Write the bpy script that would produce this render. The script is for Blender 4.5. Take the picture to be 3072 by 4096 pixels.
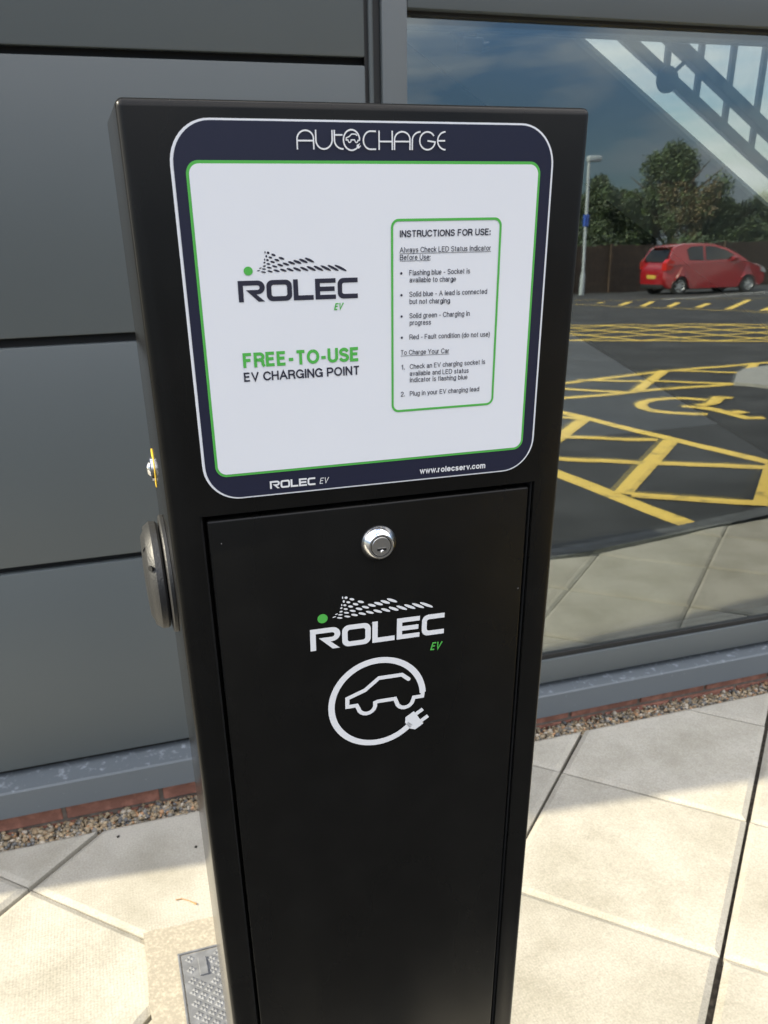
import bpy, bmesh, math, random
from mathutils import Vector, Matrix
R_ = math.radians
random.seed(7)
for o in list(bpy.data.objects): bpy.data.objects.remove(o)
SC = bpy.context.scene
COL = SC.collection

# ------------------------------------------------------------------ camera
FPX, PCX, PCY = 3430.6, 1565.0, 2492.6          # photo pixels (3072 x 4096)
EYE = Vector((0.0, 0.0, 1.30))
def cam_axes(yaw, pitch, roll):
    fwd = Vector((math.sin(yaw)*math.cos(pitch), math.cos(yaw)*math.cos(pitch), -math.sin(pitch)))
    r = Vector((math.cos(yaw), -math.sin(yaw), 0)); u = r.cross(fwd)
    c, s = math.cos(roll), math.sin(roll)
    return r*c+u*s, u*c-r*s, fwd
RGT, UPV, FWD = cam_axes(R_(18.05), R_(25.93), R_(-0.82))
cd = bpy.data.cameras.new('camera'); cam = bpy.data.objects.new('camera', cd); COL.objects.link(cam)
m = Matrix((RGT, UPV, -FWD)).transposed().to_4x4(); m.translation = EYE
cam.matrix_world = m
cd.sensor_fit = 'HORIZONTAL'; cd.sensor_width = 36.0; cd.lens = FPX/3072*36.0
cd.shift_x = -(PCX-1536)/3072; cd.shift_y = (PCY-2048)/3072
cd.clip_start = 0.02; cd.clip_end = 2000
cd.dof.use_dof = True; cd.dof.focus_distance = 0.66; cd.dof.aperture_fstop = 26.0
SC.camera = cam

# ------------------------------------------------------------------ light
SUN_EL, SUN_OFF = R_(34.0), R_(6.3)              # low in the left, a little behind the wall plane
sdir = Vector((-math.cos(SUN_OFF)*math.cos(SUN_EL), math.sin(SUN_OFF)*math.cos(SUN_EL), math.sin(SUN_EL)))
sl = bpy.data.lights.new('sun', 'SUN'); sl.energy = 3.6; sl.angle = R_(0.53); sl.color = (1.0, 0.91, 0.69)
so = bpy.data.objects.new('sun', sl); COL.objects.link(so); so.rotation_euler = sdir.to_track_quat('Z', 'Y').to_euler()
SKY = 0.123
w = bpy.data.worlds.new('World'); SC.world = w; w.use_nodes = True
nt = w.node_tree; N = nt.nodes; L = nt.links
bg = N['Background']; bg.inputs[1].default_value = SKY
sky = N.new('ShaderNodeTexSky'); sky.sky_type = 'NISHITA'; sky.sun_disc = False
sky.sun_elevation = SUN_EL; sky.sun_rotation = math.atan2(sdir.x, sdir.y); sky.dust_density = 0.6; sky.ozone_density = 1.6
tc = N.new('ShaderNodeTexCoord'); mp = N.new('ShaderNodeMapping'); mp.inputs['Scale'].default_value = (1.3, 1.3, 5.5)
nz = N.new('ShaderNodeTexNoise'); nz.inputs['Scale'].default_value = 2.6; nz.inputs['Detail'].default_value = 7; nz.inputs['Roughness'].default_value = 0.55
rp = N.new('ShaderNodeValToRGB'); rp.color_ramp.elements[0].position = 0.42; rp.color_ramp.elements[1].position = 0.60
mx = N.new('ShaderNodeMix'); mx.data_type = 'RGBA'
L.new(tc.outputs['Generated'], mp.inputs[0]); L.new(mp.outputs[0], nz.inputs[0]); L.new(nz.outputs['Fac'], rp.inputs[0])
L.new(rp.outputs[0], mx.inputs['Factor']); L.new(sky.outputs[0], mx.inputs[6]); mx.inputs[7].default_value = (8.6, 8.0, 7.3, 1)
# sky shaped: darker cloud low in the north, raised overhead and behind the building
sxyz = N.new('ShaderNodeSeparateXYZ'); L.new(tc.outputs['Generated'], sxyz.inputs[0])
def rng(src, a, b, c, d):
    q = N.new('ShaderNodeMapRange'); q.interpolation_type = 'SMOOTHSTEP'; L.new(src, q.inputs[0])
    for k, v in enumerate((a, b, c, d)): q.inputs[k+1].default_value = v
    return q.outputs[0]
mxm = N.new('ShaderNodeMath'); mxm.operation = 'MAXIMUM'
L.new(rng(sxyz.outputs[2], 0.10, 0.62, 0.21, 1.75), mxm.inputs[0]); L.new(rng(sxyz.outputs[1], -0.15, 0.40, 0.0, 1.15), mxm.inputs[1])
vm = N.new('ShaderNodeVectorMath'); vm.operation = 'SCALE'; L.new(mx.outputs[2], vm.inputs[0]); L.new(mxm.outputs[0], vm.inputs['Scale'])
tint = N.new('ShaderNodeMix'); tint.data_type = 'RGBA'; tint.inputs[6].default_value = (0.82, 0.97, 1.16, 1); tint.inputs[7].default_value = (1, 1, 1, 1)
L.new(rng(mxm.outputs[0], 0.22, 0.8, 0.0, 1.0), tint.inputs['Factor'])
vt = N.new('ShaderNodeVectorMath'); vt.operation = 'MULTIPLY'; L.new(vm.outputs[0], vt.inputs[0]); L.new(tint.outputs[2], vt.inputs[1])
L.new(vt.outputs[0], bg.inputs[0])
SC.view_settings.view_transform = 'Standard'; SC.view_settings.look = 'None'
SC.view_settings.exposure = 1.25; SC.view_settings.gamma = 1.0
SC.render.engine = 'CYCLES'
SC.cycles.max_bounces = 10; SC.cycles.transparent_max_bounces = 16; SC.cycles.glossy_bounces = 6

# ------------------------------------------------------------------ materials
def mat(name, col, rough=0.5, metal=0.0, spec=None, vary=0.0, vscale=8.0, bump=0.0, bscale=60.0, coat=0.0, col2=None, thr=(0.45, 0.7)):
    M = bpy.data.materials.new(name); M.use_nodes = True
    n = M.node_tree.nodes; l = M.node_tree.links; b = n['Principled BSDF']
    b.inputs['Base Color'].default_value = (*col, 1); b.inputs['Roughness'].default_value = rough; b.inputs['Metallic'].default_value = metal
    if spec is not None: b.inputs['Specular IOR Level'].default_value = spec
    if coat: b.inputs['Coat Weight'].default_value = coat; b.inputs['Coat Roughness'].default_value = 0.06
    t = n.new('ShaderNodeTexCoord')
    if vary or col2:
        z = n.new('ShaderNodeTexNoise'); z.inputs['Scale'].default_value = vscale; z.inputs['Detail'].default_value = 6
        l.new(t.outputs['Object'], z.inputs[0])
        r = n.new('ShaderNodeValToRGB'); r.color_ramp.elements[0].position, r.color_ramp.elements[1].position = thr
        c2 = col2 or tuple(min(1, c*(1+vary)) for c in col); c1 = col if col2 else tuple(c*(1-vary) for c in col)
        r.color_ramp.elements[0].color = (*c1, 1); r.color_ramp.elements[1].color = (*c2, 1)
        l.new(z.outputs['Fac'], r.inputs[0]); l.new(r.outputs[0], b.inputs['Base Color'])
    if bump:
        z2 = n.new('ShaderNodeTexNoise'); z2.inputs['Scale'].default_value = bscale; z2.inputs['Detail'].default_value = 3
        l.new(t.outputs['Object'], z2.inputs[0])
        bp = n.new('ShaderNodeBump'); bp.inputs['Strength'].default_value = bump; bp.inputs['Distance'].default_value = 0.002
        l.new(z2.outputs['Fac'], bp.inputs['Height']); l.new(bp.outputs[0], b.inputs['Normal'])
    return M
MB = {}
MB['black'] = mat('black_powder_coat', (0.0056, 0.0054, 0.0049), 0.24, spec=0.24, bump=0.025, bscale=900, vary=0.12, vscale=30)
def dust(M):
    n = M.node_tree.nodes; l = M.node_tree.links; b = n['Principled BSDF']; t = n.new('ShaderNodeTexCoord')
    v = n.new('ShaderNodeTexVoronoi'); v.inputs['Scale'].default_value = 55; l.new(t.outputs['Object'], v.inputs['Vector'])
    lt = n.new('ShaderNodeMath'); lt.operation = 'LESS_THAN'; lt.inputs[1].default_value = 0.030; l.new(v.outputs['Distance'], lt.inputs[0])
    sc = n.new('ShaderNodeSeparateColor'); l.new(v.outputs['Color'], sc.inputs[0]); gt = n.new('ShaderNodeMath'); gt.operation = 'GREATER_THAN'; gt.inputs[1].default_value = 0.88; l.new(sc.outputs[0], gt.inputs[0])
    mu = n.new('ShaderNodeMath'); mu.operation = 'MULTIPLY'; l.new(lt.outputs[0], mu.inputs[0]); l.new(gt.outputs[0], mu.inputs[1])
    old = b.inputs['Base Color'].links[0].from_socket; x = n.new('ShaderNodeMix'); x.data_type = 'RGBA'; l.new(mu.outputs[0], x.inputs[0]); l.new(old, x.inputs[6]); x.inputs[7].default_value = (0.16, 0.155, 0.15, 1); l.new(x.outputs[2], b.inputs['Base Color'])
    # smeared wipe marks change the gloss a little
    z = n.new('ShaderNodeTexNoise'); z.inputs['Scale'].default_value = 9; z.inputs['Detail'].default_value = 5; mp_ = n.new('ShaderNodeMapping'); mp_.inputs['Scale'].default_value = (1, 1, .35); l.new(t.outputs['Object'], mp_.inputs[0]); l.new(mp_.outputs[0], z.inputs[0])
    r = n.new('ShaderNodeMapRange'); r.inputs[1].default_value = .3; r.inputs[2].default_value = .7; r.inputs[3].default_value = b.inputs['Roughness'].default_value*.75; r.inputs[4].default_value = b.inputs['Roughness'].default_value*1.5; l.new(z.outputs[0], r.inputs[0]); l.new(r.outputs[0], b.inputs['Roughness'])
dust(MB['black'])
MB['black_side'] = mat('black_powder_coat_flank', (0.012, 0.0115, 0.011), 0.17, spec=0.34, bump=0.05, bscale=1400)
MB['groove'] = mat('shadow_gap_rubber', (0.006, 0.006, 0.006), 0.8)
MB['white_print'] = mat('white_print', (0.80, 0.80, 0.80), 0.28)
MB['sign_white'] = mat('sign_white', (0.80, 0.81, 0.83), 0.22, vary=0.006, vscale=14)
MB['navy'] = mat('navy_print', (0.016, 0.018, 0.040), 0.25)
MB['ink'] = mat('ink_print', (0.022, 0.022, 0.040), 0.4)
MB['green'] = mat('green_print', (0.090, 0.46, 0.075), 0.35)
MB['chrome'] = mat('chrome', (0.86, 0.86, 0.86), 0.08, metal=1.0)
MB['steel'] = mat('brushed_steel', (0.55, 0.54, 0.52), 0.32, metal=1.0, bump=0.05, bscale=700)
MB['plastic'] = mat('grey_black_plastic', (0.026, 0.026, 0.026), 0.42, bump=0.22, bscale=700, spec=0.6)
MB['yellow_label'] = mat('yellow_label', (0.75, 0.50, 0.03), 0.5)
MB['plate'] = mat('yellow_number_plate', (0.50, 0.36, 0.06), 0.45)
MB['cladding'] = mat('grey_cladding', (0.086, 0.100, 0.104), 0.42, spec=0.5, vary=0.035, vscale=1.6, bump=0.03, bscale=40)
MB['frame'] = mat('grey_frame', (0.088, 0.100, 0.103), 0.40, spec=0.5, vary=0.03, vscale=3)
MB['cill'] = mat('dusty_grey_sill', (0.110, 0.127, 0.140), 0.45, spec=0.5, col2=(0.27, 0.30, 0.33), vscale=62, thr=(0.56, 0.74))
MB['backing'] = mat('dark_backing', (0.02, 0.02, 0.02), 0.8)
MB['rubber'] = mat('black_gasket', (0.012, 0.012, 0.012), 0.55)
MB['brick'] = mat('red_brick', (0.33, 0.150, 0.105), 0.9, vary=0.25, vscale=35, bump=0.6, bscale=180)
MB['mortar'] = mat('mortar', (0.20, 0.17, 0.14), 0.95, vary=0.2, vscale=60)
MB['wall_white'] = mat('white_interior_paint', (0.80, 0.83, 0.83), 0.7, vary=0.02, vscale=2)
MB['stair_soffit'] = mat('grey_stair_soffit', (0.62, 0.65, 0.68), 0.7)
MB['dark_room'] = mat('dark_interior_and_shade', (0.030, 0.032, 0.034), 0.7)  # dark interior surfaces, and the shade painted beneath the stairs
MB['rail'] = mat('grey_painted_rail', (0.26, 0.28, 0.31), 0.4)
MB['roof'] = mat('grey_roof', (0.12, 0.12, 0.12), 0.8)
MB['concrete'] = mat('tan_concrete', (0.375, 0.335, 0.262), 0.95, vary=0.17, vscale=150, bump=0.4, bscale=220)
MB['kerb'] = mat('kerb_concrete', (0.30, 0.295, 0.275), 0.9, vary=0.12, vscale=20, bump=0.4, bscale=100)
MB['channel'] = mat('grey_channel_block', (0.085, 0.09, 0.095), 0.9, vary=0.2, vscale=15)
MB['galv'] = mat('galvanised_plate', (0.185, 0.19, 0.20), 0.62, metal=0.2, vary=0.16, vscale=45)
MB['asphalt'] = mat('asphalt', (0.026, 0.027, 0.028), 0.88, vary=0.42, vscale=1.6, bump=0.8, bscale=140)
MB['yellow_paint'] = mat('yellow_road_paint', (0.74, 0.52, 0.10), 0.8, col2=(0.30, 0.22, 0.06), vscale=11, thr=(0.56, 0.72), bump=0.4, bscale=120)
MB['white_paint'] = mat('white_road_paint', (0.62, 0.62, 0.60), 0.8, vary=0.1, vscale=9)
MB['bed'] = mat('joint_sand', (0.10, 0.085, 0.065), 0.95, vary=0.4, vscale=90, bump=0.8, bscale=200)
MB['soil'] = mat('grass_verge', (0.055, 0.060, 0.028), 0.95, vary=0.4, vscale=6, bump=0.8, bscale=40)
MB['fence'] = mat('brown_timber', (0.058, 0.037, 0.025), 0.85, vary=0.3, vscale=5)
MB['bark'] = mat('bark', (0.085, 0.065, 0.045), 0.9, vary=0.3, vscale=20)
MB['leaf'] = mat('green_leaves', (0.070, 0.105, 0.036), 0.6, vary=0.40, vscale=0.9)
MB['leaf_dark'] = mat('dark_green_leaves', (0.042, 0.066, 0.030), 0.6, vary=0.40, vscale=0.9)
MB['leaf_dry'] = mat('brownish_leaves', (0.15, 0.115, 0.06), 0.7, vary=0.3, vscale=0.9)
MB['red_paint'] = mat('red_car_paint', (0.27, 0.006, 0.010), 0.30, coat=0.8)
MB['white_car'] = mat('white_car_paint', (0.75, 0.75, 0.75), 0.30, coat=0.8)
MB['car_glass'] = mat('tinted_car_glass', (0.012, 0.014, 0.016), 0.05, spec=0.6)
MB['tyre'] = mat('tyre_rubber', (0.014, 0.014, 0.014), 0.8)
MB['alloy'] = mat('alloy_rim', (0.45, 0.46, 0.47), 0.35, metal=0.8)
MB['lamp_red'] = mat('red_tail_lamp', (0.45, 0.02, 0.015), 0.12, coat=1.0)
MB['lamp_clear'] = mat('clear_lamp', (0.30, 0.30, 0.31), 0.10, coat=1.0)
MB['trim'] = mat('black_trim', (0.012, 0.012, 0.012), 0.6)
MB['lamp_paint'] = mat('pale_grey_lamp_paint', (0.32, 0.36, 0.38), 0.45)
MB['blue'] = mat('blue_plate', (0.03, 0.08, 0.35), 0.4)
MB['twig'] = mat('dry_stalk', (0.42, 0.22, 0.08), 0.8)
MB['grit'] = mat('dark_grit', (0.03, 0.025, 0.02), 0.9)

def top_only(M):                                 # dust settles on the upward faces only
    n = M.node_tree.nodes; l = M.node_tree.links; g = n.new('ShaderNodeNewGeometry'); sx = n.new('ShaderNodeSeparateXYZ'); l.new(g.outputs['Normal'], sx.inputs[0])
    r = next(q for q in n if q.type == 'VALTORGB'); src = r.inputs[0].links[0].from_socket
    mr = n.new('ShaderNodeMapRange'); mr.inputs[1].default_value = .3; mr.inputs[2].default_value = .8; mr.inputs[3].default_value = .84; mr.inputs[4].default_value = 1.0; l.new(sx.outputs[2], mr.inputs[0])
    mu = n.new('ShaderNodeMath'); mu.operation = 'MULTIPLY'; l.new(src, mu.inputs[0]); l.new(mr.outputs[0], mu.inputs[1]); l.new(mu.outputs[0], r.inputs[0])
top_only(MB['cill'])
def glass_mat(name, refl, tint):
    M = bpy.data.materials.new(name); M.use_nodes = True
    n = M.node_tree.nodes; l = M.node_tree.links; n.remove(n['Principled BSDF'])
    out = n['Material Output']; g = n.new('ShaderNodeBsdfGlossy'); g.inputs['Roughness'].default_value = 0.0; g.inputs['Color'].default_value = (0.93, 0.99, 0.98, 1)
    t = n.new('ShaderNodeBsdfTransparent'); t.inputs[0].default_value = (*tint, 1)
    fr = n.new('ShaderNodeFresnel'); fr.inputs[0].default_value = 1.45
    a = n.new('ShaderNodeMath'); a.operation = 'ADD'; a.inputs[1].default_value = refl; a.use_clamp = True
    l.new(fr.outputs[0], a.inputs[0]); x = n.new('ShaderNodeMixShader'); l.new(a.outputs[0], x.inputs[0]); l.new(t.outputs[0], x.inputs[1]); l.new(g.outputs[0], x.inputs[2])
    # very faint waviness of the float glass
    tcn = n.new('ShaderNodeTexCoord'); nz_ = n.new('ShaderNodeTexNoise'); nz_.inputs['Scale'].default_value = 5.0; nz_.inputs['Detail'].default_value = 1
    bp = n.new('ShaderNodeBump'); bp.inputs['Strength'].default_value = 0.02; bp.inputs['Distance'].default_value = 0.01
    l.new(tcn.outputs['Object'], nz_.inputs[0]); l.new(nz_.outputs[0], bp.inputs['Height']); l.new(bp.outputs[0], g.inputs['Normal'])
    l.new(x.outputs[0], out.inputs[0]); return M
def clear_mat():
    M = bpy.data.materials.new('glass_clear'); M.use_nodes = True
    n = M.node_tree.nodes; l = M.node_tree.links; n.remove(n['Principled BSDF'])
    t = n.new('ShaderNodeBsdfTransparent'); t.inputs[0].default_value = (0.98, 0.99, 0.985, 1); l.new(t.outputs[0], n['Material Output'].inputs[0]); return M
MB['glass_a'] = glass_mat('coated_glass', 0.21, (0.92, 0.95, 0.95)); MB['glass_b'] = glass_mat('inner_glass', 0.09, (0.92, 0.95, 0.95)); MB['glass_c'] = clear_mat(); MB['glass_tint'] = clear_mat(); MB['glass_tint'].node_tree.nodes['Transparent BSDF'].inputs[0].default_value = (0.50, 0.52, 0.52, 1)

def slab_mat():
    M = mat('concrete_flag', (0.46, 0.43, 0.36), 0.9)
    n = M.node_tree.nodes; l = M.node_tree.links; b = n['Principled BSDF']
    t = n.new('ShaderNodeTexCoord'); mpn = n.new('ShaderNodeMapping'); mpn.inputs['Rotation'].default_value = (0, 0, R_(45))
    l.new(t.outputs['Object'], mpn.inputs[0])
    geo = n.new('ShaderNodeNewGeometry')
    z = n.new('ShaderNodeTexNoise'); z.inputs['Scale'].default_value = 5.5; z.inputs['Detail'].default_value = 8; z.inputs['Roughness'].default_value = 0.62
    l.new(t.outputs['Object'], z.inputs[0])
    r = n.new('ShaderNodeValToRGB'); e = r.color_ramp.elements
    e[0].position = 0.33; e[0].color = (0.298, 0.278, 0.226, 1); e[1].position = 0.60; e[1].color = (0.385, 0.362, 0.308, 1)
    l.new(z.outputs['Fac'], r.inputs[0])
    hv = n.new('ShaderNodeHueSaturation'); ma = n.new('ShaderNodeMapRange'); ma.inputs[3].default_value = 0.88; ma.inputs[4].default_value = 1.10
    l.new(geo.outputs['Random Per Island'], ma.inputs[0]); l.new(ma.outputs[0], hv.inputs['Value']); l.new(r.outputs[0], hv.inputs['Color'])
    sp = n.new('ShaderNodeTexNoise'); sp.inputs['Scale'].default_value = 260; sp.inputs['Detail'].default_value = 2; l.new(t.outputs['Object'], sp.inputs[0])
    mm = n.new('ShaderNodeMix'); mm.data_type = 'RGBA'; mm.blend_type = 'OVERLAY'; mm.inputs[0].default_value = 0.35
    st1 = n.new('ShaderNodeTexNoise'); st1.inputs['Scale'].default_value = 17; st1.inputs['Detail'].default_value = 9; st1.inputs['Roughness'].default_value = 0.72; l.new(t.outputs['Object'], st1.inputs[0])
    st2 = n.new('ShaderNodeMapRange'); st2.inputs[1].default_value = .62; st2.inputs[2].default_value = .72; st2.inputs[3].default_value = 0; st2.inputs[4].default_value = .42; l.new(st1.outputs[0], st2.inputs[0])
    st3 = n.new('ShaderNodeMix'); st3.data_type = 'RGBA'; l.new(st2.outputs[0], st3.inputs[0]); l.new(hv.outputs[0], st3.inputs[6]); st3.inputs[7].default_value = (0.20, 0.185, 0.145, 1)
    l.new(st3.outputs[2], mm.inputs[6]); l.new(sp.outputs['Fac'], mm.inputs[7]); l.new(mm.outputs[2], b.inputs['Base Color'])
    # pimpled face: product of two sine waves along the slab edges
    sx = n.new('ShaderNodeSeparateXYZ'); l.new(mpn.outputs[0], sx.inputs[0])
    def sine(o):
        k = n.new('ShaderNodeMath'); k.operation = 'MULTIPLY'; k.inputs[1].default_value = 2*math.pi/0.0085; l.new(o, k.inputs[0])
        s = n.new('ShaderNodeMath'); s.operation = 'SINE'; l.new(k.outputs[0], s.inputs[0]); return s.outputs[0]
    p = n.new('ShaderNodeMath'); p.operation = 'MULTIPLY'; l.new(sine(sx.outputs[0]), p.inputs[0]); l.new(sine(sx.outputs[1]), p.inputs[1])
    fine = n.new('ShaderNodeTexNoise'); fine.inputs['Scale'].default_value = 420; l.new(t.outputs['Object'], fine.inputs[0])
    q = n.new('ShaderNodeMath'); q.operation = 'MULTIPLY_ADD'; q.inputs[1].default_value = 1.2; l.new(fine.outputs['Fac'], q.inputs[0]); l.new(p.outputs[0], q.inputs[2])
    bp = n.new('ShaderNodeBump'); bp.inputs['Strength'].default_value = 0.12; bp.inputs['Distance'].default_value = 0.0012
    l.new(q.outputs[0], bp.inputs['Height']); l.new(bp.outputs[0], b.inputs['Normal']); return M
MB['slab'] = slab_mat()
def stone_mat():
    M = mat('pea_gravel', (0.35, 0.28, 0.2), 0.75); n = M.node_tree.nodes; l = M.node_tree.links; b = n['Principled BSDF']
    geo = n.new('ShaderNodeNewGeometry'); r = n.new('ShaderNodeValToRGB'); r.color_ramp.interpolation = 'CONSTANT'
    cols = [(0.30, 0.22, 0.13), (0.17, 0.15, 0.115), (0.38, 0.30, 0.19), (0.21, 0.20, 0.175), (0.40, 0.23, 0.12), (0.27, 0.22, 0.145), (0.44, 0.39, 0.31), (0.13, 0.13, 0.125), (0.34, 0.27, 0.175), (0.24, 0.19, 0.12)]
    e = r.color_ramp.elements
    while len(e) < len(cols): e.new(0.5)
    for i, c in enumerate(cols): e[i].position = i/len(cols); e[i].color = (*c, 1)
    l.new(geo.outputs['Random Per Island'], r.inputs[0]); l.new(r.outputs[0], b.inputs['Base Color']); return M
MB['stone'] = stone_mat()

# ------------------------------------------------------------------ helpers
def link(name, me, mats, parent=None):
    o = bpy.data.objects.new(name, me); COL.objects.link(o)
    for m_ in (mats if isinstance(mats, (list, tuple)) else [mats]): me.materials.append(MB[m_])
    if parent: o.parent = parent
    return o
def done(name, bm, mats, parent=None, smooth=None):
    me = bpy.data.meshes.new(name); bmesh.ops.recalc_face_normals(bm, faces=bm.faces); bm.to_mesh(me); bm.free()
    if smooth is not None:
        for p in me.polygons: p.use_smooth = True
        me.set_sharp_from_angle(angle=R_(smooth))
    return link(name, me, mats, parent)
def tag(o, label=None, cat=None, group=None, kind=None):
    for k, v in (('label', label), ('category', cat), ('group', group), ('kind', kind)):
        if v: o[k] = v
    return o
def empty(name, loc=(0, 0, 0)):
    o = bpy.data.objects.new(name, None); COL.objects.link(o); o.location = loc; o.empty_display_size = 0.1; return o
def box(bm, x0, x1, y0, y1, z0, z1, bev=0.0, mi=0, seg=2):
    r = bmesh.ops.create_cube(bm, size=1.0); vs = r['verts']
    bmesh.ops.scale(bm, vec=(x1-x0, y1-y0, z1-z0), verts=vs); bmesh.ops.translate(bm, vec=((x0+x1)/2, (y0+y1)/2, (z0+z1)/2), verts=vs)
    fs = {f for v in vs for f in v.link_faces}
    for f in fs: f.material_index = mi
    if bev:
        es = list({e for v in vs for e in v.link_edges})
        bmesh.ops.bevel(bm, geom=es, offset=bev, segments=seg, affect='EDGES', profile=0.5)
def lathe(bm, prof, axis, org, seg=48, mi=0):
    """prof: list of (radius, height along axis)"""
    ax = Vector(axis).normalized(); a = ax.orthogonal().normalized(); b = ax.cross(a); rings = []
    for r, h_ in prof:
        if r < 1e-6: rings.append([bm.verts.new(Vector(org)+ax*h_)])
        else: rings.append([bm.verts.new(Vector(org)+ax*h_+(a*math.cos(2*math.pi*i/seg)+b*math.sin(2*math.pi*i/seg))*r) for i in range(seg)])
    for A, B in zip(rings, rings[1:]):
        for i in range(seg):
            j = (i+1) % seg
            if len(A) == 1 and len(B) == 1: continue
            if len(A) == 1: f = bm.faces.new((A[0], B[i], B[j]))
            elif len(B) == 1: f = bm.faces.new((A[i], A[j], B[0]))
            else: f = bm.faces.new((A[i], A[j], B[j], B[i]))
            f.material_index = mi
def tube(bm, pts, rad, seg=10, mi=0):
    pts = [Vector(p) for p in pts]; rings = []
    for i, p in enumerate(pts):
        d = (pts[min(i+1, len(pts)-1)]-pts[max(i-1, 0)]).normalized(); a = d.orthogonal().normalized(); b = d.cross(a)
        r = rad[i] if isinstance(rad, (list, tuple)) else rad
        if rings:
            pa = (rings[-1][0].co-pts[i-1]); a = (pa-d*pa.dot(d)).normalized(); b = d.cross(a)
        rings.append([bm.verts.new(p+(a*math.cos(2*math.pi*k/seg)+b*math.sin(2*math.pi*k/seg))*r) for k in range(seg)])
    for A, B in zip(rings, rings[1:]):
        for k in range(seg): bm.faces.new((A[k], A[(k+1) % seg], B[(k+1) % seg], B[k])).material_index = mi
    for q in (rings[0], rings[-1]): bm.faces.new(q).material_index = mi
def prism(bm, pts, axis, t0, t1, mi=0):
    """polygon in the plane normal to axis ('x','y','z'), extruded t0..t1"""
    def P(a, b, t): return {'x': (t, a, b), 'y': (a, t, b), 'z': (a, b, t)}[axis]
    A = [bm.verts.new(P(a, b, t0)) for a, b in pts]; B = [bm.verts.new(P(a, b, t1)) for a, b in pts]
    n = len(pts)
    for i in range(n): bm.faces.new((A[i], A[(i+1) % n], B[(i+1) % n], B[i])).material_index = mi
    bm.faces.new(A).material_index = mi; bm.faces.new(B[::-1]).material_index = mi
def pix_ray(p): return RGT*((p[0]-PCX)/FPX) - UPV*((p[1]-PCY)/FPX) + FWD
def on_ground(p, z=0.0):
    d = pix_ray(p); return EYE+d*((z-EYE.z)/d.z)
def on_wall(p, y):
    d = pix_ray(p); return EYE+d*((y-EYE.y)/d.y)

# ------------------------------------------------------------------ sizes of the place
YB, YP = 1.802, 1.822                            # brick face, cladding face
GLB, GLT, GLX0, GLX1 = 0.203, 1.630, 0.640, 3.30  # glazed opening
TILT = R_(1.40); GY = 1.819                      # the pane leans back a little
gn = Vector((0, -math.cos(TILT), math.sin(TILT))); gp = Vector((0, GY, GLB))
SLOPE, KY = 0.010, 0.10                          # the car park falls away from the kerb
def road_z(y): return -0.022 + SLOPE*(min(y, KY)-KY) if y > -60 else -0.022-SLOPE*60.1
def mirror_ray(p):
    d = pix_ray(p); t = (gp-EYE).dot(gn)/d.dot(gn); P = EYE+d*t; return P, d-gn*(2*d.dot(gn)), t
def in_mirror(p):                                # where a point mirrored by the pane lies on the car park
    P, r, t = mirror_ray(p); z = -0.022
    s = (SLOPE*(P.y-KY)-0.022-P.z)/(r.z-SLOPE*r.y); X = P+r*s
    if X.y > KY: X = P+r*((-0.022-P.z)/r.z)
    return X
def in_mirror_at(p, D):
    P, r, t = mirror_ray(p); return P+r*(D-t)

# ------------------------------------------------------------------ ground, pavement, car park
bm = bmesh.new(); box(bm, -500, 500, -0.0, 500, -1.2, -0.06); g = done('ground', bm, 'soil'); tag(g, kind='structure')
KERB = [(-8, 0.25), (0.55, 0.16), (1.05, 0.42), (1.7, 0.50), (2.54, 0.40), (4.0, 0.16), (9.0, -0.4)]
def kerb_y(x):
    for (a, b), (c, d) in zip(KERB, KERB[1:]):
        if a <= x <= c: return b+(d-b)*(x-a)/(c-a)
    return KERB[0][1] if x < KERB[0][0] else KERB[-1][1]
bm = bmesh.new(); ys = [0.64, KY, -6, -14, -24, -60, -500]; xs = [-500, -40, -8, 0, 4, 8, 14, 20, 40, 500]
vs = [[bm.verts.new((x, y, road_z(y))) for x in xs] for y in ys]
for j in range(len(ys)-1):
    for i in range(len(xs)-1): bm.faces.new((vs[j][i], vs[j][i+1], vs[j+1][i+1], vs[j+1][i]))
o = done('car_park', bm, 'asphalt'); tag(o, kind='structure')

S45 = 2**-0.5
def clip(poly, f):                               # keep f(p) >= 0
    out = []
    for i in range(len(poly)):
        a, b = poly[i], poly[(i+1) % len(poly)]; fa, fb = f(a), f(b)
        if fa >= 0: out.append(a)
        if fa*fb < 0: t = fa/(fa-fb); out.append((a[0]+(b[0]-a[0])*t, a[1]+(b[1]-a[1])*t))
    return out
def inset(poly, d):
    n = len(poly); c = (sum(p[0] for p in poly)/n, sum(p[1] for p in poly)/n); lines = []
    for i in range(n):
        a, b = poly[i], poly[(i+1) % n]; L_ = math.hypot(b[0]-a[0], b[1]-a[1]); nx, ny = -(b[1]-a[1])/L_, (b[0]-a[0])/L_
        if (c[0]-a[0])*nx+(c[1]-a[1])*ny < 0: nx, ny = -nx, -ny
        lines.append((nx, ny, nx*a[0]+ny*a[1]+d))
    res = poly
    for nx, ny, k in lines: res = clip(res, lambda p: p[0]*nx+p[1]*ny-k)
    return res
rs = random.Random(3)
bm = bmesh.new(); box(bm, -8, 9, 0.30, 1.79, -0.3, -0.027); o = done('paving_bed', bm, 'bed'); tag(o, kind='structure')
bm = bmesh.new()
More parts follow.
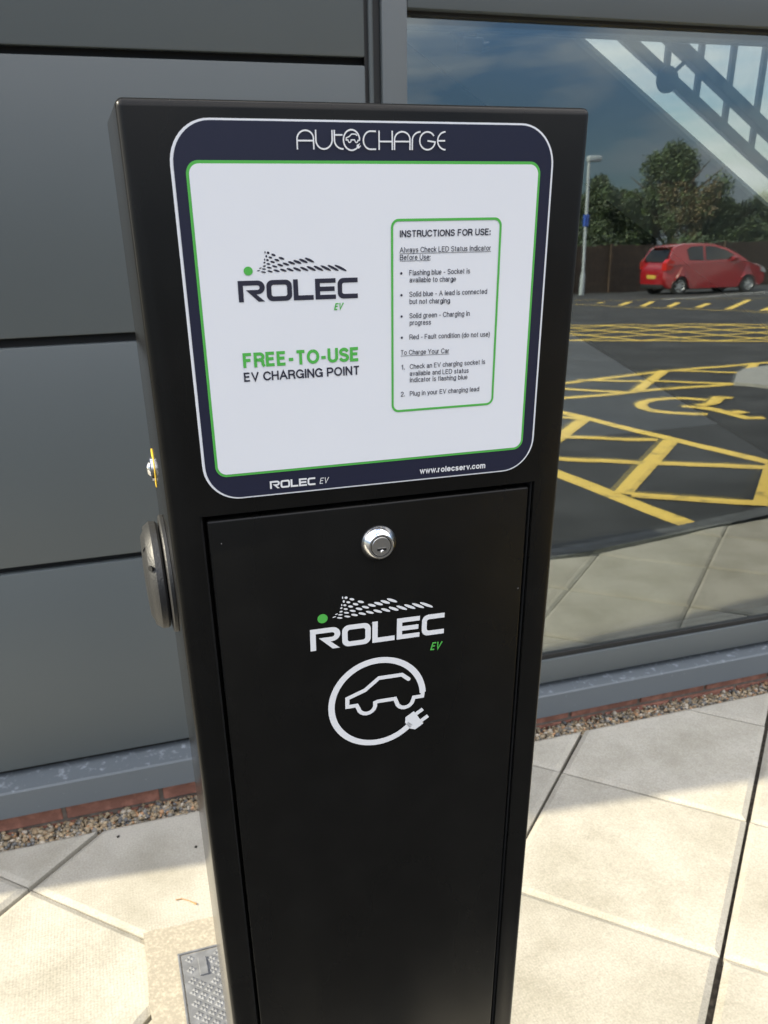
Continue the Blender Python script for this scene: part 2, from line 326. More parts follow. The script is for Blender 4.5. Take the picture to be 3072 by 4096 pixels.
for i in range(-8, 20):
    for j in range(-16, 14):
        u0, v0 = 0.90+0.45*(i-2), -0.015+0.45*j; gu_, gv_ = 0.0014, 0.0048+0.0012*((i*7+j*3) % 3-1)
        q = [(u, v) for u, v in ((u0+gu_, v0+gv_), (u0+0.45-gu_, v0+gv_), (u0+0.45-gu_, v0+0.45-gv_), (u0+gu_, v0+0.45-gv_))]
        q = [((u-v)*S45, (u+v)*S45) for u, v in q]
        q = clip(q, lambda p: 1.730-p[1])
        if len(q) < 3: continue
        cx = sum(p[0] for p in q)/len(q); cy = sum(p[1] for p in q)/len(q)
        if not (-6.5 < cx < 8.5): continue
        for (a, b), (c, d) in zip(KERB, KERB[1:]):   # keep the pavement side of each kerb run that is near
            if a-0.5 < cx < c+0.5:
                if (b, d) == (0.16, 0.42) or not (0.4 < cx < 1.2) or abs(cx-(a+c)/2) < abs(a-c)/2:
                    q = clip(q, lambda p: (p[1]-b)*(c-a)-(p[0]-a)*(d-b)-0.11*math.hypot(c-a, d-b)) if q else q
        if len(q) < 3: continue
        area = abs(sum(q[k][0]*q[(k+1) % len(q)][1]-q[(k+1) % len(q)][0]*q[k][1] for k in range(len(q))))/2
        if area < 0.004: continue
        dz = rs.uniform(-0.0022, 0.0012); tx, ty = rs.uniform(-0.003, 0.003), rs.uniform(-0.003, 0.003)
        Z = lambda p, z: z+dz+tx*(p[0]-cx)+ty*(p[1]-cy)
        t1 = inset(q, 0.0125)
        if len(t1) != len(q): t1 = [((p[0]-cx)*0.97+cx, (p[1]-cy)*0.97+cy) for p in q]
        rings = [[bm.verts.new((p[0], p[1], Z(p, z))) for p in pl] for pl, z in ((q, -0.045), (q, -0.0065), (t1, -0.0005))]
        n = len(q)
        for A, B in zip(rings, rings[1:]):
            for k in range(n): bm.faces.new((A[k], A[(k+1) % n], B[(k+1) % n], B[k]))
        bm.faces.new(rings[-1])
o = done('pavement', bm, 'slab'); tag(o, kind='structure')
# kerb: flat dropped kerb stones along the pavement edge
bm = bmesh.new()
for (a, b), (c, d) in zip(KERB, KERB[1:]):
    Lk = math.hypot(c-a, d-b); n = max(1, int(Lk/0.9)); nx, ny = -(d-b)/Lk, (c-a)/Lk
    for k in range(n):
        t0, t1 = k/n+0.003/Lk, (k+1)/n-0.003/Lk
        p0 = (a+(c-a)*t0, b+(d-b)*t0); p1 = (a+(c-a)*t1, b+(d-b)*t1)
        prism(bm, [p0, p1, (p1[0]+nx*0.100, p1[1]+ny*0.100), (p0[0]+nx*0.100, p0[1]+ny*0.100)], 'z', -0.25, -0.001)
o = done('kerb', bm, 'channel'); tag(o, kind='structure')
# concrete surround of the post
rs = random.Random(11); ring = []
cor = [(-0.085, 1.362), (0.43, 1.362), (0.43, 0.34), (-0.085, 0.34)]
for i in range(4):
    a, b = cor[i], cor[(i+1) % 4]; n = 46
    for k in range(n):
        j = rs.uniform(-0.0016, 0.0016)+0.0015*math.sin(k*0.7+i); t = k/n; x, y = a[0]+(b[0]-a[0])*t, a[1]+(b[1]-a[1])*t
        ring.append((x+(j if i % 2 else 0), y+(0 if i % 2 else j)))
bm = bmesh.new(); prism(bm, ring, 'z', -0.06, 0.0045); o = done('concrete_surround', bm, 'concrete'); tag(o, kind='structure')

# ------------------------------------------------------------------ gravel margin
rs = random.Random(5); bm = bmesh.new()
ico = bmesh.new(); bmesh.ops.create_icosphere(ico, subdivisions=1, radius=1.0); iv = [v.co.copy() for v in ico.verts]; fi = [[v.index for v in f.verts] for f in ico.faces]; ico.free()
V, F = [], []
def stone(x, y, z, r):
    b = len(V); R3 = Matrix.Rotation(rs.uniform(0, 6.28), 3, 'Z') @ Matrix.Rotation(rs.uniform(0, 6.28), 3, 'X'); s = Vector((rs.uniform(0.8, 1.35), rs.uniform(0.7, 1.1), rs.uniform(0.5, 0.85)))
    for c in iv:
        q = R3 @ Vector((c.x*s.x*rs.uniform(.82, 1.12), c.y*s.y*rs.uniform(.82, 1.12), c.z*s.z)); V.append((x+q.x*r, y+q.y*r, z+q.z*r))
    for f in fi: F.append([b+k for k in f])
for layer, n in ((-0.018, 4200), (-0.010, 4200), (-0.004, 2300)):
    for k in range(n):
        x = rs.uniform(-1.1, 2.6)
        stone(x, rs.uniform(1.733, 1.801), layer-(.004 if x < .5 else .015)+rs.uniform(-.003, .003)+0.003*math.sin(x*7), rs.choice((.0035, .0045, .0055, .0066, .0078)))
for k in range(60):                              # strays lying in the joints and on the edge of the flags
    x = rs.uniform(-1, 2.4); stone(x, 1.728-abs(rs.gauss(0, .006)), 0.003, rs.uniform(.003, .005))
me = bpy.data.meshes.new('gravel'); me.from_pydata(V, [], F); 
for p in me.polygons: p.use_smooth = True
o = link('gravel', me, 'stone'); tag(o, 'mixed brown and grey pea gravel in the strip between brick plinth and paving', 'gravel', kind='stuff')

# ------------------------------------------------------------------ building
B = empty('building', (0.5, YP, 0)); BI = Matrix.Translation((-0.5, -YP, 0))
tag(B, 'grey metal clad building with a large reflecting window above a brick plinth', 'building')
def bpart(name, bm, mats, parent=None, smooth=None):
    bmesh.ops.transform(bm, matrix=BI, verts=bm.verts); return done(name, bm, mats, parent or B, smooth)
XL, XR = -2.60, 9.0
zs = [(0.144, 0.619), (0.633, 1.068), (1.085, 1.538), (1.551, 2.05), (2.064, 2.56), (2.574, 3.07), (3.084, 3.58), (3.594, 4.09), (4.104, 4.60)]
for i, (z0, z1) in enumerate(zs):
    bm = bmesh.new(); box(bm, XL, 0.558, YP, YP+0.022, z0, z1, 0.003); bpart('cladding_panel', bm, 'cladding', smooth=30)
for z0, z1 in zs[3:]:
    bm = bmesh.new(); box(bm, 0.59, XR, YP, YP+0.022, max(z0, 1.76), z1, 0.003); bpart('cladding_panel', bm, 'cladding', smooth=30)
for z0, z1 in zs[:3]:
    bm = bmesh.new(); box(bm, 3.40, XR, YP, YP+0.022, z0, z1, 0.003); bpart('cladding_panel', bm, 'cladding', smooth=30)
bm = bmesh.new()
box(bm, XL+.01, 0.60, YP+0.024, YP+0.20, 0.0, 4.62); box(bm, 3.36, XR-.01, YP+0.024, YP+0.20, 0.0, 4.62); box(bm, 0.60, 3.36, YP+0.024, YP+0.20, 1.70, 4.62); box(bm, 0.60, 3.36, YP+0.024, YP+0.20, 0.0, 0.125)
bpart('wall_backing', bm, 'backing')
bm = bmesh.new(); box(bm, 0.566, 0.575, YP-0.002, YP+0.02, 0.12, 4.6, .004, seg=3); bpart('joint_trim', bm, 'frame', smooth=40)
bm = bmesh.new(); box(bm, 0.5585, 0.5655, YP+0.006, YP+0.02, 0.12, 4.6); box(bm, 0.5755, 0.588, YP+0.004, YP+0.02, 0.12, 4.6); bpart('joint_gasket', bm, 'rubber')
# side and rear walls, roof with an opening added to light the stairs
bm = bmesh.new(); box(bm, XL, XL+.15, YP+.21, 4.9, 0, 4.62); box(bm, XL+.151, 0.19, 4.75, 4.9, 0, 4.62); bpart('side_wall', bm, 'cladding'); bm = bmesh.new(); box(bm, XR-.15, XR, YP+.21, 4.9, 0, 4.62); box(bm, 7.21, XR-.151, 4.75, 4.9, 0, 4.62); bpart('side_wall', bm, 'cladding')
bm = bmesh.new()
box(bm, XL, XR, YP, 2.10, 4.625, 4.75); box(bm, XL, XR, 4.751, 4.95, 4.625, 4.75); box(bm, XL, 1.2, 2.102, 4.748, 4.625, 4.75); box(bm, 6.5, XR, 2.102, 4.748, 4.625, 4.75)
bpart('roof', bm, 'roof')
bm = bmesh.new(); box(bm, 0.2, 0.4, 4.60, 4.70, 0, 4.6); box(bm, 7.0, 7.2, 4.60, 4.70, 0, 4.6); box(bm, 0.401, 6.999, 4.60, 4.70, 0, 1.2); box(bm, 0.401, 6.999, 4.60, 4.70, 4.4, 4.6); bpart('interior_wall', bm, 'stair_soffit')
bm = bmesh.new(); box(bm, 0.402, 6.998, 4.64, 4.65, 1.201, 4.399); bpart('rear_window', bm, 'glass_tint')  # window added so bright sky shows behind the stairs
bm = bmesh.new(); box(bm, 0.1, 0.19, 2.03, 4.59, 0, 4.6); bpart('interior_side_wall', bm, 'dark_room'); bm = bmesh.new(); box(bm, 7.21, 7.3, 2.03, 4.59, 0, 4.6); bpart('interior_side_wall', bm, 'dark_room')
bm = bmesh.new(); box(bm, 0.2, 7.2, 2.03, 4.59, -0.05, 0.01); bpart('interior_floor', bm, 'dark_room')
# sill pieces
def sill(x0, x1, zb, zt):
    bm = bmesh.new(); prism(bm, [(YP+0.02, zt+0.013), (YB-0.027, zt+0.003), (YB-0.030, zt-0.001), (YB-0.030, zb+0.001), (YB-0.027, zb), (YB-0.006, zb), (YB-0.006, zb+0.006), (YP+0.02, zb+0.006)], 'x', x0, x1)
    return bpart('window_sill' if x0 > 0 else 'base_sill', bm, 'cill')
sill(XL, 0.572, 0.0490, 0.1155); sill(0.574, XR, 0.0330, 0.1000)
# brick plinth: one course shows
jx = on_wall((258, 3258), YB).x
bm = bmesh.new(); k0 = int((XL-jx)/0.225)-1
for c, (z0, z1) in enumerate(((-0.155, -0.090), (-0.080, -0.015), (-0.005, 0.060))):
    x = jx+0.005+k0*0.225+(0.1125 if c == 1 else 0)
    while x < XR:
        a, b_ = max(x, XL), min(x+0.215, XR)
        if b_-a > 0.02: box(bm, a, b_, YB, YB+0.10, z0, z1, 0.002, seg=1)
        x += 0.225
nb = len(bm.faces); box(bm, XL+.002, XR-.002, YB+0.006, YB+0.098, -0.16, 0.0605, mi=1)
bpart('brick_plinth', bm, ['brick', 'mortar'])
# window
WN = bpy.data.objects.new('window', None); COL.objects.link(WN); WN.parent = B
def frame_bar(name, x0, x1, z0, z1, y0=YP-0.006, y1=YP+0.07):
    bm = bmesh.new(); box(bm, x0, x1, y0, y1, z0, z1, 0.002); return bpart(name, bm, 'frame', WN, 30)
frame_bar('frame_stile', 0.590, GLX0, 0.126, 1.745)
frame_bar('frame_stile', GLX1, GLX1+.055, 0.126, 1.745)
frame_bar('frame_head', GLX0+.0005, GLX1-.0005, GLT, 1.745)
frame_bar('frame_rail', GLX0+.0005, GLX1-.0005, 0.124, GLB-.010, YP-.020, YP+.07)
bm = bmesh.new()
box(bm, GLX0+.001, GLX1-.001, YP+0.018, YP+0.060, GLT-0.006, GLT-0.0005); bpart('glazing_gasket', bm, 'rubber', WN); bm = bmesh.new(); box(bm, GLX0+.001, GLX1-.001, YP-.012, GY-.0008, GLB-.0095, GLB+0.003)
bpart('glazing_gasket', bm, 'rubber', WN)
bm = bmesh.new(); box(bm, GLX0+.001, GLX1-.001, 1.905, 1.935, GLT-0.016, GLT+0.10); box(bm, GLX0+.001, GLX0+.02, 1.905, 1.935, GLB, GLT-.0165); bpart('inner_frame', bm, 'frame', WN)
def pane(name, y, mt, thick=0.005):
    bm = bmesh.new(); sh = math.tan(TILT)
    P = lambda x, z, d: bm.verts.new((x, y+(z-GLB)*sh+d, z))
    x0, x1, z0, z1 = GLX0-.004, GLX1+.004, GLB-.004, GLT+.004
    a = [P(x0, z0, 0), P(x1, z0, 0), P(x1, z1, 0), P(x0, z1, 0)]; b_ = [P(x0, z0, thick), P(x1, z0, thick), P(x1, z1, thick), P(x0, z1, thick)]
    bm.faces.new(a).material_index = 0; bm.faces.new(b_[::-1]).material_index = 1
    for k in range(4): bm.faces.new((a[k], b_[k], b_[(k+1) % 4], a[(k+1) % 4])).material_index = 1
    bmesh.ops.transform(bm, matrix=BI, verts=bm.verts); me = bpy.data.meshes.new(name); bm.to_mesh(me); bm.free(); return link(name, me, [mt, 'glass_c'], WN)
pane('pane', GY, 'glass_a'); pane('inner_pane', GY+0.024, 'glass_b')

# ------------------------------------------------------------------ staircase seen through the window
YS, YS2 = 2.58, 3.50
ST = empty('staircase', (3.2, 3.0, 0)); tag(ST, 'white staircase with grey handrails rising inside the building, seen through the window', 'staircase')
SI = Matrix.Translation((-3.2, -3.0, 0))
def spart(name, bm, mt, smooth=None):
    bmesh.ops.transform(bm, matrix=SI, verts=bm.verts); return done(name, bm, mt, ST, smooth)
zc = lambda x: 2.560-0.592*x                      # lower edge of the near stringer
xa, xb = -0.9, 4.2
def sbar(bm, x0, x1, off0, off1, y0, y1): prism(bm, [(x0, zc(x0)+off0), (x1, zc(x1)+off0), (x1, zc(x1)+off1), (x0, zc(x0)+off1)], 'y', y0, y1)
XA = 0.25
bm = bmesh.new(); sbar(bm, XA, xb, 0, 0.012, YS, YS+.03); spart('stringer', bm, 'wall_white')
bm = bmesh.new(); sbar(bm, XA, xb, 0.001, 0.010, YS+.031, YS2); spart('soffit', bm, 'stair_soffit')
bm = bmesh.new(); x = XA+.05
while x < xb-.3: sbar(bm, x, x+.03, .011, .022, YS+.05, YS2-.02); x += 0.25
spart('treads', bm, 'stair_soffit')
yr = YS-0.02
bm = bmesh.new(); sbar(bm, XA, xb, 0.062, 0.097, yr-.02, yr); spart('bottom_rail', bm, 'rail')
bm = bmesh.new(); sbar(bm, XA, xb, 0.130, 0.165, yr-.07, yr-.035); spart('handrail', bm, 'rail')
bx0 = on_wall((2654, 300), yr).x; stp = (on_wall((3038, 300), yr).x-bx0)/3
for k in range(-7, 14):
    x = bx0+k*stp
    if XA+.05 < x < 4.1:
        bm = bmesh.new(); box(bm, x-.008, x+.008, yr-.018, yr-.004, zc(x)+0.075, zc(x)+0.95); spart('baluster', bm, 'rail')
pc = on_wall((2672, 318), yr-.03)
bm = bmesh.new(); lathe(bm, [(0, 0), (.034, 0), (.034, .012), (0, .012)], (0, -1, 0), (pc.x, yr-.02, pc.z), 28); tube(bm, [(pc.x+.02, yr-.028, pc.z+.02), (pc.x+.055, yr-.045, pc.z+.055)], .006); spart('rail_bracket', bm, 'rail', 40)
bm = bmesh.new(); prism(bm, [(0.25, zc(0.25)+.034), (4.30, zc(4.30)+.034), (3.42, 0.012), (0.25, 1.762)], 'y', YS2+.001, YS2+.09); spart('understair_shade', bm, 'dark_room')  # dark panel added to stand for the shade below the flight

# bracket hanging from the head of the window inside
HB = empty('ceiling_bracket', (1.05, 2.2, 1.70)); tag(HB, 'dark bracket with a curved arm hanging behind the top left of the window', 'bracket')
HI = Matrix.Translation((-1.05, -2.2, -1.70))
def wp(x, y): return on_wall((1400+x*.4822, y*.4822), 2.2)
a, b_, c_, d_ = wp(930, 150), wp(1040, 150), wp(1050, 440), wp(930, 440)
bm = bmesh.new(); box(bm, a.x, b_.x, 2.19, 2.22, c_.z+.03, 1.80); box(bm, a.x-.003, c_.x+.012, 2.185, 2.225, c_.z, c_.z+.029, .004); bmesh.ops.transform(bm, matrix=HI, verts=bm.verts); done('bracket_body', bm, 'rail', HB)
bm = bmesh.new(); pts = [wp(845, 180), wp(860, 270), wp(895, 325), wp(950, 375)]; tube(bm, [(p.x, 2.2, p.z) for p in pts], .009)
pts = [wp(1050, 395), wp(1150, 375)]; tube(bm, [(p.x, 2.2, p.z) for p in pts], .008); bmesh.ops.transform(bm, matrix=HI, verts=bm.verts); done('curved_arm', bm, 'rail', HB, 40)

# ------------------------------------------------------------------ the charging post
PW, PD = 0.30, 0.17
Qm = Matrix.Rotation(R_(-.56), 3, 'Z') @ Matrix.Rotation(R_(1.05), 3, 'X') @ Matrix.Rotation(R_(.18), 3, 'Y')
P0 = Vector((0.03024888, 0.57848223, 1.35705929))
PH = P0.z/(Qm @ Vector((0, 0, 1))).z
POST = empty('charging_post'); mw = Qm.to_4x4(); mw.translation = P0-(Qm @ Vector((0, 0, PH))); POST.matrix_world = mw
tag(POST, 'black electric car charging post with a white instruction sign and locked front door', 'charging post')
QI = Qm.transposed()
def face(p, off=0.0):                            # photo point -> (u, v) on the front of the post, v measured from its top edge
    d = pix_ray(p); n = Qm @ Vector((0, 1, 0)); t = ((P0+n*off-EYE).dot(n))/d.dot(n); X = QI @ (EYE+d*t-P0); return X.x, X.z
def zA(x, y): return (650+x*.9644, 430+y*.9644)
def zL(x, y): return (1100+x*.5425, 1950+y*.5425)
def zD(x, y): return (1250+x*.3617, 2050+y*.3617)
def zS(x, y): return (900+x*.3617, 950+y*.3617)
def zI(x, y): return (1550+x*.36605, 850+y*.36605)
def zB(x, y): return (1050+x*.6028, 1830+y*.6028)
def zC(x, y): return (1150+x*.18083, 480+y*.18083)
def zH(x, y): return (1400+x*.30139, 450+y*.30139)

def flatten_curve(cu):
    o = bpy.data.objects.new('tmp', cu); COL.objects.link(o); dg = bpy.context.evaluated_depsgraph_get(); dg.update()
    me = bpy.data.meshes.new_from_object(o.evaluated_get(dg)); bpy.data.objects.remove(o); return me
def printed(name, loops, mt, y, parent):
    """closed outlines in (u, v), filled with holes, printed on the front at depth y (negative = proud)"""
    cu = bpy.data.curves.new(name, 'CURVE'); cu.dimensions = '2D'; cu.fill_mode = 'BOTH'
    for lp in loops:
        s = cu.splines.new('POLY'); s.points.add(len(lp)-1); s.use_cyclic_u = True
        for k, q in enumerate(lp): s.points[k].co = (q[0], q[1], 0, 1)
    me = flatten_curve(cu); me.name = name
    for v in me.vertices: v.co = (v.co.x, y, PH+v.co.y)
    me.materials.clear(); return link(name, me, mt, parent)
def rrect(u0, u1, v0, v1, r, n=12):
    out = []
    for cx, cy, a0 in ((u1-r, v1-r, 0), (u0+r, v1-r, 90), (u0+r, v0+r, 180), (u1-r, v0+r, 270)):
        for k in range(n+1): a = R_(a0+90*k/n); out.append((cx+r*math.cos(a), cy+r*math.sin(a)))
    return out
_lay = [0]
def stroke_bm(bm, pts, wd, y, cap=False):
    """a constant width line through (u, v) points, mitred"""
    _lay[0] = (_lay[0]+1) % 6; y = y-_lay[0]*2.0e-5
    pts = [Vector(p) for p in pts]; n = len(pts); Lf, Rt = [], []
    for i, p in enumerate(pts):
        d0 = (p-pts[i-1]).normalized() if i else None; d1 = (pts[i+1]-p).normalized() if i < n-1 else None
        d = ((d0 or d1)+(d1 or d0)).normalized(); nn = Vector((-d.y, d.x)); ref = d1 or d0; c = max(0.45, nn.dot(Vector((-ref.y, ref.x))))
        Lf.append(p+nn*(wd/2/c)); Rt.append(p-nn*(wd/2/c))
    mk = lambda q: bm.verts.new((q.x, y, PH+q.y)); A = [mk(q) for q in Lf]; Bv = [mk(q) for q in Rt]
    for i in range(n-1): bm.faces.new((A[i], A[i+1], Bv[i+1], Bv[i]))
    if cap:
        for P, nb, va, vb in ((pts[0], pts[1], Bv[0], A[0]), (pts[-1], pts[-2], A[-1], Bv[-1])):
            d = (P-nb).normalized(); s = Vector((-d.y, d.x)); a0 = vb.co if False else None
            arc = [mk(P+(s*math.cos(t)+d*math.sin(t))*wd/2) for t in [math.pi*k/8 for k in range(1, 8)]]
            order = [va]+(arc if (Vector((va.co.x, va.co.z-PH))-P).dot(s) > 0 else arc[::-1])+[vb]; bm.faces.new(order)
def mesh_print(name, bm, mt, parent):
    me = bpy.data.meshes.new(name); bm.to_mesh(me); bm.free(); return link(name, me, mt, parent)
def _A(cx, cy, rx, ry, a0, a1, n=10): return [(cx+rx*math.cos(R_(a0+(a1-a0)*k/n)), cy+ry*math.sin(R_(a0+(a1-a0)*k/n))) for k in range(n+1)]
XH = .72
def _bowl(x0, x1, y0, y1): return _A((x0+x1)/2, (y0+y1)/2, (x1-x0)/2, (y1-y0)/2, 90, 450, 20)
_S = lambda w_, h_: _A(w_/2, h_*.75, w_/2*.92, h_*.25, 25, 180, 8)+_A(w_/2, h_*.75, w_/2*.92, h_*.22, 195, 255, 3)+_A(w_/2, h_*.25, w_/2, h_*.25, 75, -155, 12)
GL = {  # plain grotesque letters as pen strokes: width, strokes (cap height 1)
 'A': (.74, [[(0, 0), (.37, 1), (.74, 0)], [(.14, .33), (.60, .33)]]),
 'B': (.60, [[(0, 0), (0, 1), (.34, 1)]+_A(.34, .76, .22, .24, 80, -90, 8)+[(0.0, .52)], [(.0, .52), (.36, .52)]+_A(.36, .26, .24, .26, 80, -90, 8)+[(0, 0)]]),
 'C': (.70, [_A(.38, .5, .38, .5, 38, 322, 18)]),
 'D': (.68, [[(0, 0), (0, 1), (.28, 1)]+_A(.28, .5, .40, .5, 80, -90, 10)+[(0, 0)]]),
 'E': (.56, [[(.56, 1), (0, 1), (0, 0), (.56, 0)], [(.0, .53), (.50, .53)]]),
 'F': (.54, [[(.54, 1), (0, 1), (0, 0)], [(.0, .50), (.46, .50)]]),
 'G': (.74, [_A(.38, .5, .38, .5, 40, 350, 20), [(.42, .44), (.74, .44), (.74, .0)]]),
 'H': (.62, [[(0, 0), (0, 1)], [(.62, 0), (.62, 1)], [(0, .52), (.62, .52)]]),
 'I': (.05, [[(.025, 0), (.025, 1)]]), 'L': (.50, [[(0, 1), (0, 0), (.50, 0)]]),
 'N': (.62, [[(0, 0), (0, 1)], [(.02, 1), (.60, 0)], [(.62, 0), (.62, 1)]]),
 'O': (.78, [_bowl(0, .78, 0, 1)]),
 'P': (.58, [[(0, 0), (0, 1), (.34, 1)]+_A(.34, .72, .25, .28, 80, -90, 8)+[(0, .44)]]),
 'R': (.62, [[(0, 0), (0, 1), (.36, 1)]+_A(.36, .74, .25, .26, 80, -90, 8)+[(0, .48)], [(.36, .48), (.56, .36), (.58, .10), (.63, 0)]]),
 'S': (.60, [_S(.60, 1.0)]), 'T': (.62, [[(0, 1), (.64, 1)], [(.32, 1), (.32, 0)]]),
 'U': (.62, [[(0, 1)]+_A(.31, .31, .31, .31, 180, 360, 12)+[(.62, 1)]]), 'V': (.66, [[(0, 1), (.33, 0), (.66, 1)]]),
 'Y': (.66, [[(0, 1), (.33, .44), (.66, 1)], [(.33, .44), (.33, 0)]]),
 'a': (.46, [[(.03, .56)]+_A(.22, .53, .20, .19, 150, 10, 8)+[(.42, .10), (.48, 0)], _A(.21, .20, .21, .20, 35, 320, 14)[0:1]+[(.42, .42), (.18, .38)]+_A(.19, .19, .19, .19, 110, 330, 9)+[(.42, .18)]]),
 'b': (.48, [[(0, 0), (0, 1)], _bowl(0, .48, 0, XH)]), 'c': (.44, [_A(.24, .36, .24, .36, 40, 320, 14)]),
 'd': (.48, [[(.48, 0), (.48, 1)], _bowl(0, .48, 0, XH)]), 'e': (.48, [[(.01, .38), (.48, .38)]+_A(.24, .36, .24, .36, 4, 320, 18)]),
 'f': (.26, [[(.27, 1), (.20, 1)]+_A(.20, .88, .10, .12, 100, 180, 4)+[(.10, 0)], [(0, XH), (.24, XH)]]),
 'g': (.48, [[(.48, XH), (.48, -.10)]+_A(.24, -.08, .24, .20, 0, -155, 9), _bowl(0, .48, 0, XH)]),
 'h': (.44, [[(0, 0), (0, 1)], [(0, .45)]+_A(.22, .48, .22, .24, 170, 0, 8)+[(.44, 0)]]),
 'i': (.03, [[(.015, 0), (.015, XH)], [(.015, .92), (.015, 1.03)]]), 'k': (.42, [[(0, 0), (0, 1)], [(.40, XH), (0, .30)], [(.14, .44), (.43, 0)]]),
 'l': (.03, [[(.015, 0), (.015, 1)]]), 'n': (.44, [[(0, 0), (0, XH)], [(0, .45)]+_A(.22, .48, .22, .24, 170, 0, 8)+[(.44, 0)]]),
 'm': (.74, [[(0, 0), (0, XH)], [(0, .48)]+_A(.185, .52, .185, .20, 170, 0, 7)+[(.37, 0)], [(.37, .48)]+_A(.555, .52, .185, .20, 170, 0, 7)+[(.74, 0)]]),
 'o': (.50, [_bowl(0, .50, 0, XH)]), 'p': (.48, [[(0, XH), (0, -.27)], _bowl(0, .48, 0, XH)]),
 'r': (.24, [[(0, 0), (0, XH)], [(0, .44)]+_A(.22, .44, .22, .27, 170, 85, 5)]), 's': (.42, [_S(.42, XH)]),
 't': (.25, [[(.11, .92), (.11, .14)]+_A(.22, .12, .11, .12, 190, 280, 4), [(0, XH), (.25, XH)]]),
 'u': (.44, [[(.44, XH), (.44, 0)], [(0, XH), (0, .22)]+_A(.22, .22, .22, .22, 180, 350, 9)]), 'v': (.44, [[(0, XH), (.22, 0), (.44, XH)]]),
 'w': (.68, [[(0, XH), (.17, 0), (.34, XH), (.51, 0), (.68, XH)]]), 'y': (.44, [[(0, XH), (.23, .0)], [(.44, XH), (.20, -.12), (.12, -.25), (.02, -.25)]]),
 '1': (.24, [[(0, .80), (.12, .82), (.22, 1), (.22, 0)]]), '2': (.48, [_A(.24, .72, .24, .28, 165, -20, 10)+[(.04, .10), (0, 0), (.50, 0)]]),
 '-': (.30, [[(-.03, .37), (.33, .37)]]), ':': (.0, [[(0, 0), (0, .10)], [(0, .55), (0, .66)]]), '.': (.0, [[(0, 0), (0, .10)]]),
 '(': (.16, [_A(.42, .38, .42, .72, 120, 240, 8)]), ')': (.16, [_A(-.26, .38, .42, .72, 60, -60, 8)]), ' ': (.14, []),
}
def lettering(name, items, mt, y, parent):
    """items: (text, photo px of baseline left, baseline right, cap height in m, pen weight per cap height, slant)"""
    bm = bmesh.new()
    for txt, pl, pr, cap, wt, sl_ in items:
        (u0, v0), (u1, v1) = face(pl), face(pr); hw_ = wt/2; gap = wt+(.085 if wt > .16 else .115)
        tot = sum(GL[c][0] for c in txt)+gap*(len(txt)-1)+wt; k = math.hypot(u1-u0, v1-v0)/tot; dx, dy = (u1-u0)/(k*tot), (v1-v0)/(k*tot); x = hw_
        for c in txt:
            w_, strokes = GL[c]
            for st_ in strokes:
                pts = []
                for a, b_ in st_:
                    yy = (hw_+b_*(1-wt))*cap; xx = (x+a)*k+yy*sl_
                    if not pts or (abs(pts[-1][2]-xx)+abs(pts[-1][3]-yy)) > cap*.004: pts.append((u0+xx*dx, v0+xx*dy+yy, xx, yy))
                # square pen ends
                q = [(p[0], p[1]) for p in pts]
                if len(q) < 2: continue
                closed = math.hypot(q[0][0]-q[-1][0], q[0][1]-q[-1][1]) < cap*.01
                if not closed:
                    for e0, e1 in ((0, 1), (-1, -2)):
                        L_ = math.hypot(q[e0][0]-q[e1][0], q[e0][1]-q[e1][1]); f = min(1.0, hw_*cap/L_)*(1.0 if abs(pts[e0][2]-pts[e1][2]) < L_*.9 else .0)
                        q[e0] = (q[e0][0]+(q[e0][0]-q[e1][0])*f, q[e0][1]+(q[e0][1]-q[e1][1])*f)
                stroke_bm(bm, q, wt*(cap+k)/2, y)
            x += w_+gap
    return mesh_print(name, bm, mt, parent)

# body: a folded steel box with a deep opening for the door
DU0, DU1, DV0, DV1 = 0.0215, 0.2785, -0.2500, -1.285
bm = bmesh.new()
box(bm, 0, PW, 0.0, PD, 0.0, PH, 0.0045, seg=4)
fr = [f for f in bm.faces if f.normal.y < -0.99 and f.calc_area() > 0.05][0]
bmesh.ops.inset_individual(bm, faces=[fr], thickness=0.004)
for v in fr.verts:
    v.co.x = DU0 if v.co.x < PW/2 else DU1; v.co.z = PH+(DV0 if v.co.z > PH/2 else DV1)
ex = bmesh.ops.extrude_face_region(bm, geom=[fr]); nv = [e for e in ex['geom'] if isinstance(e, bmesh.types.BMVert)]
bmesh.ops.translate(bm, vec=(0, 0.022, 0), verts=nv); bmesh.ops.delete(bm, geom=[fr], context='FACES')
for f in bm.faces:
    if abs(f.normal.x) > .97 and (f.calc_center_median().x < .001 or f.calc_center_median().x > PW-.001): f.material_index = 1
body = done('body', bm, ['black', 'black_side'], POST, 35)
# lining of the door gap
bm = bmesh.new()
for a, b_, c, d in ((DU0+.0003, DU0+.0016, DV1, DV0), (DU1-.0016, DU1-.0003, DV1, DV0), (DU0+.002, DU1-.002, DV0-.0016, DV0-.0003)):
    box(bm, a, b_, 0.0035, 0.0215, PH+c, PH+d)
done('door_seal', bm, 'groove', POST)
g_ = 0.0042
bm = bmesh.new(); box(bm, DU0+g_, DU1-g_, 0.0004, 0.018, PH+DV1+.004, PH+DV0-g_, 0.0018, seg=3)
DOOR = done('door', bm, 'black', POST, 35)
# base plate with bolts
bm = bmesh.new(); box(bm, -.03, PW+.03, -.03, PD+.03, 0.0, 0.009, .002); done('base_plate', bm, 'black', POST, 35)
for sx, sy in ((-.015, -.015), (PW+.015, -.015), (-.015, PD+.015), (PW+.015, PD+.015)):
    bm = bmesh.new(); lathe(bm, [(0, .0), (.011, .0), (.011, .008), (0, .009)], (0, 0, 1), (sx, sy, .009), 6); done('anchor_bolt', bm, 'steel', POST)

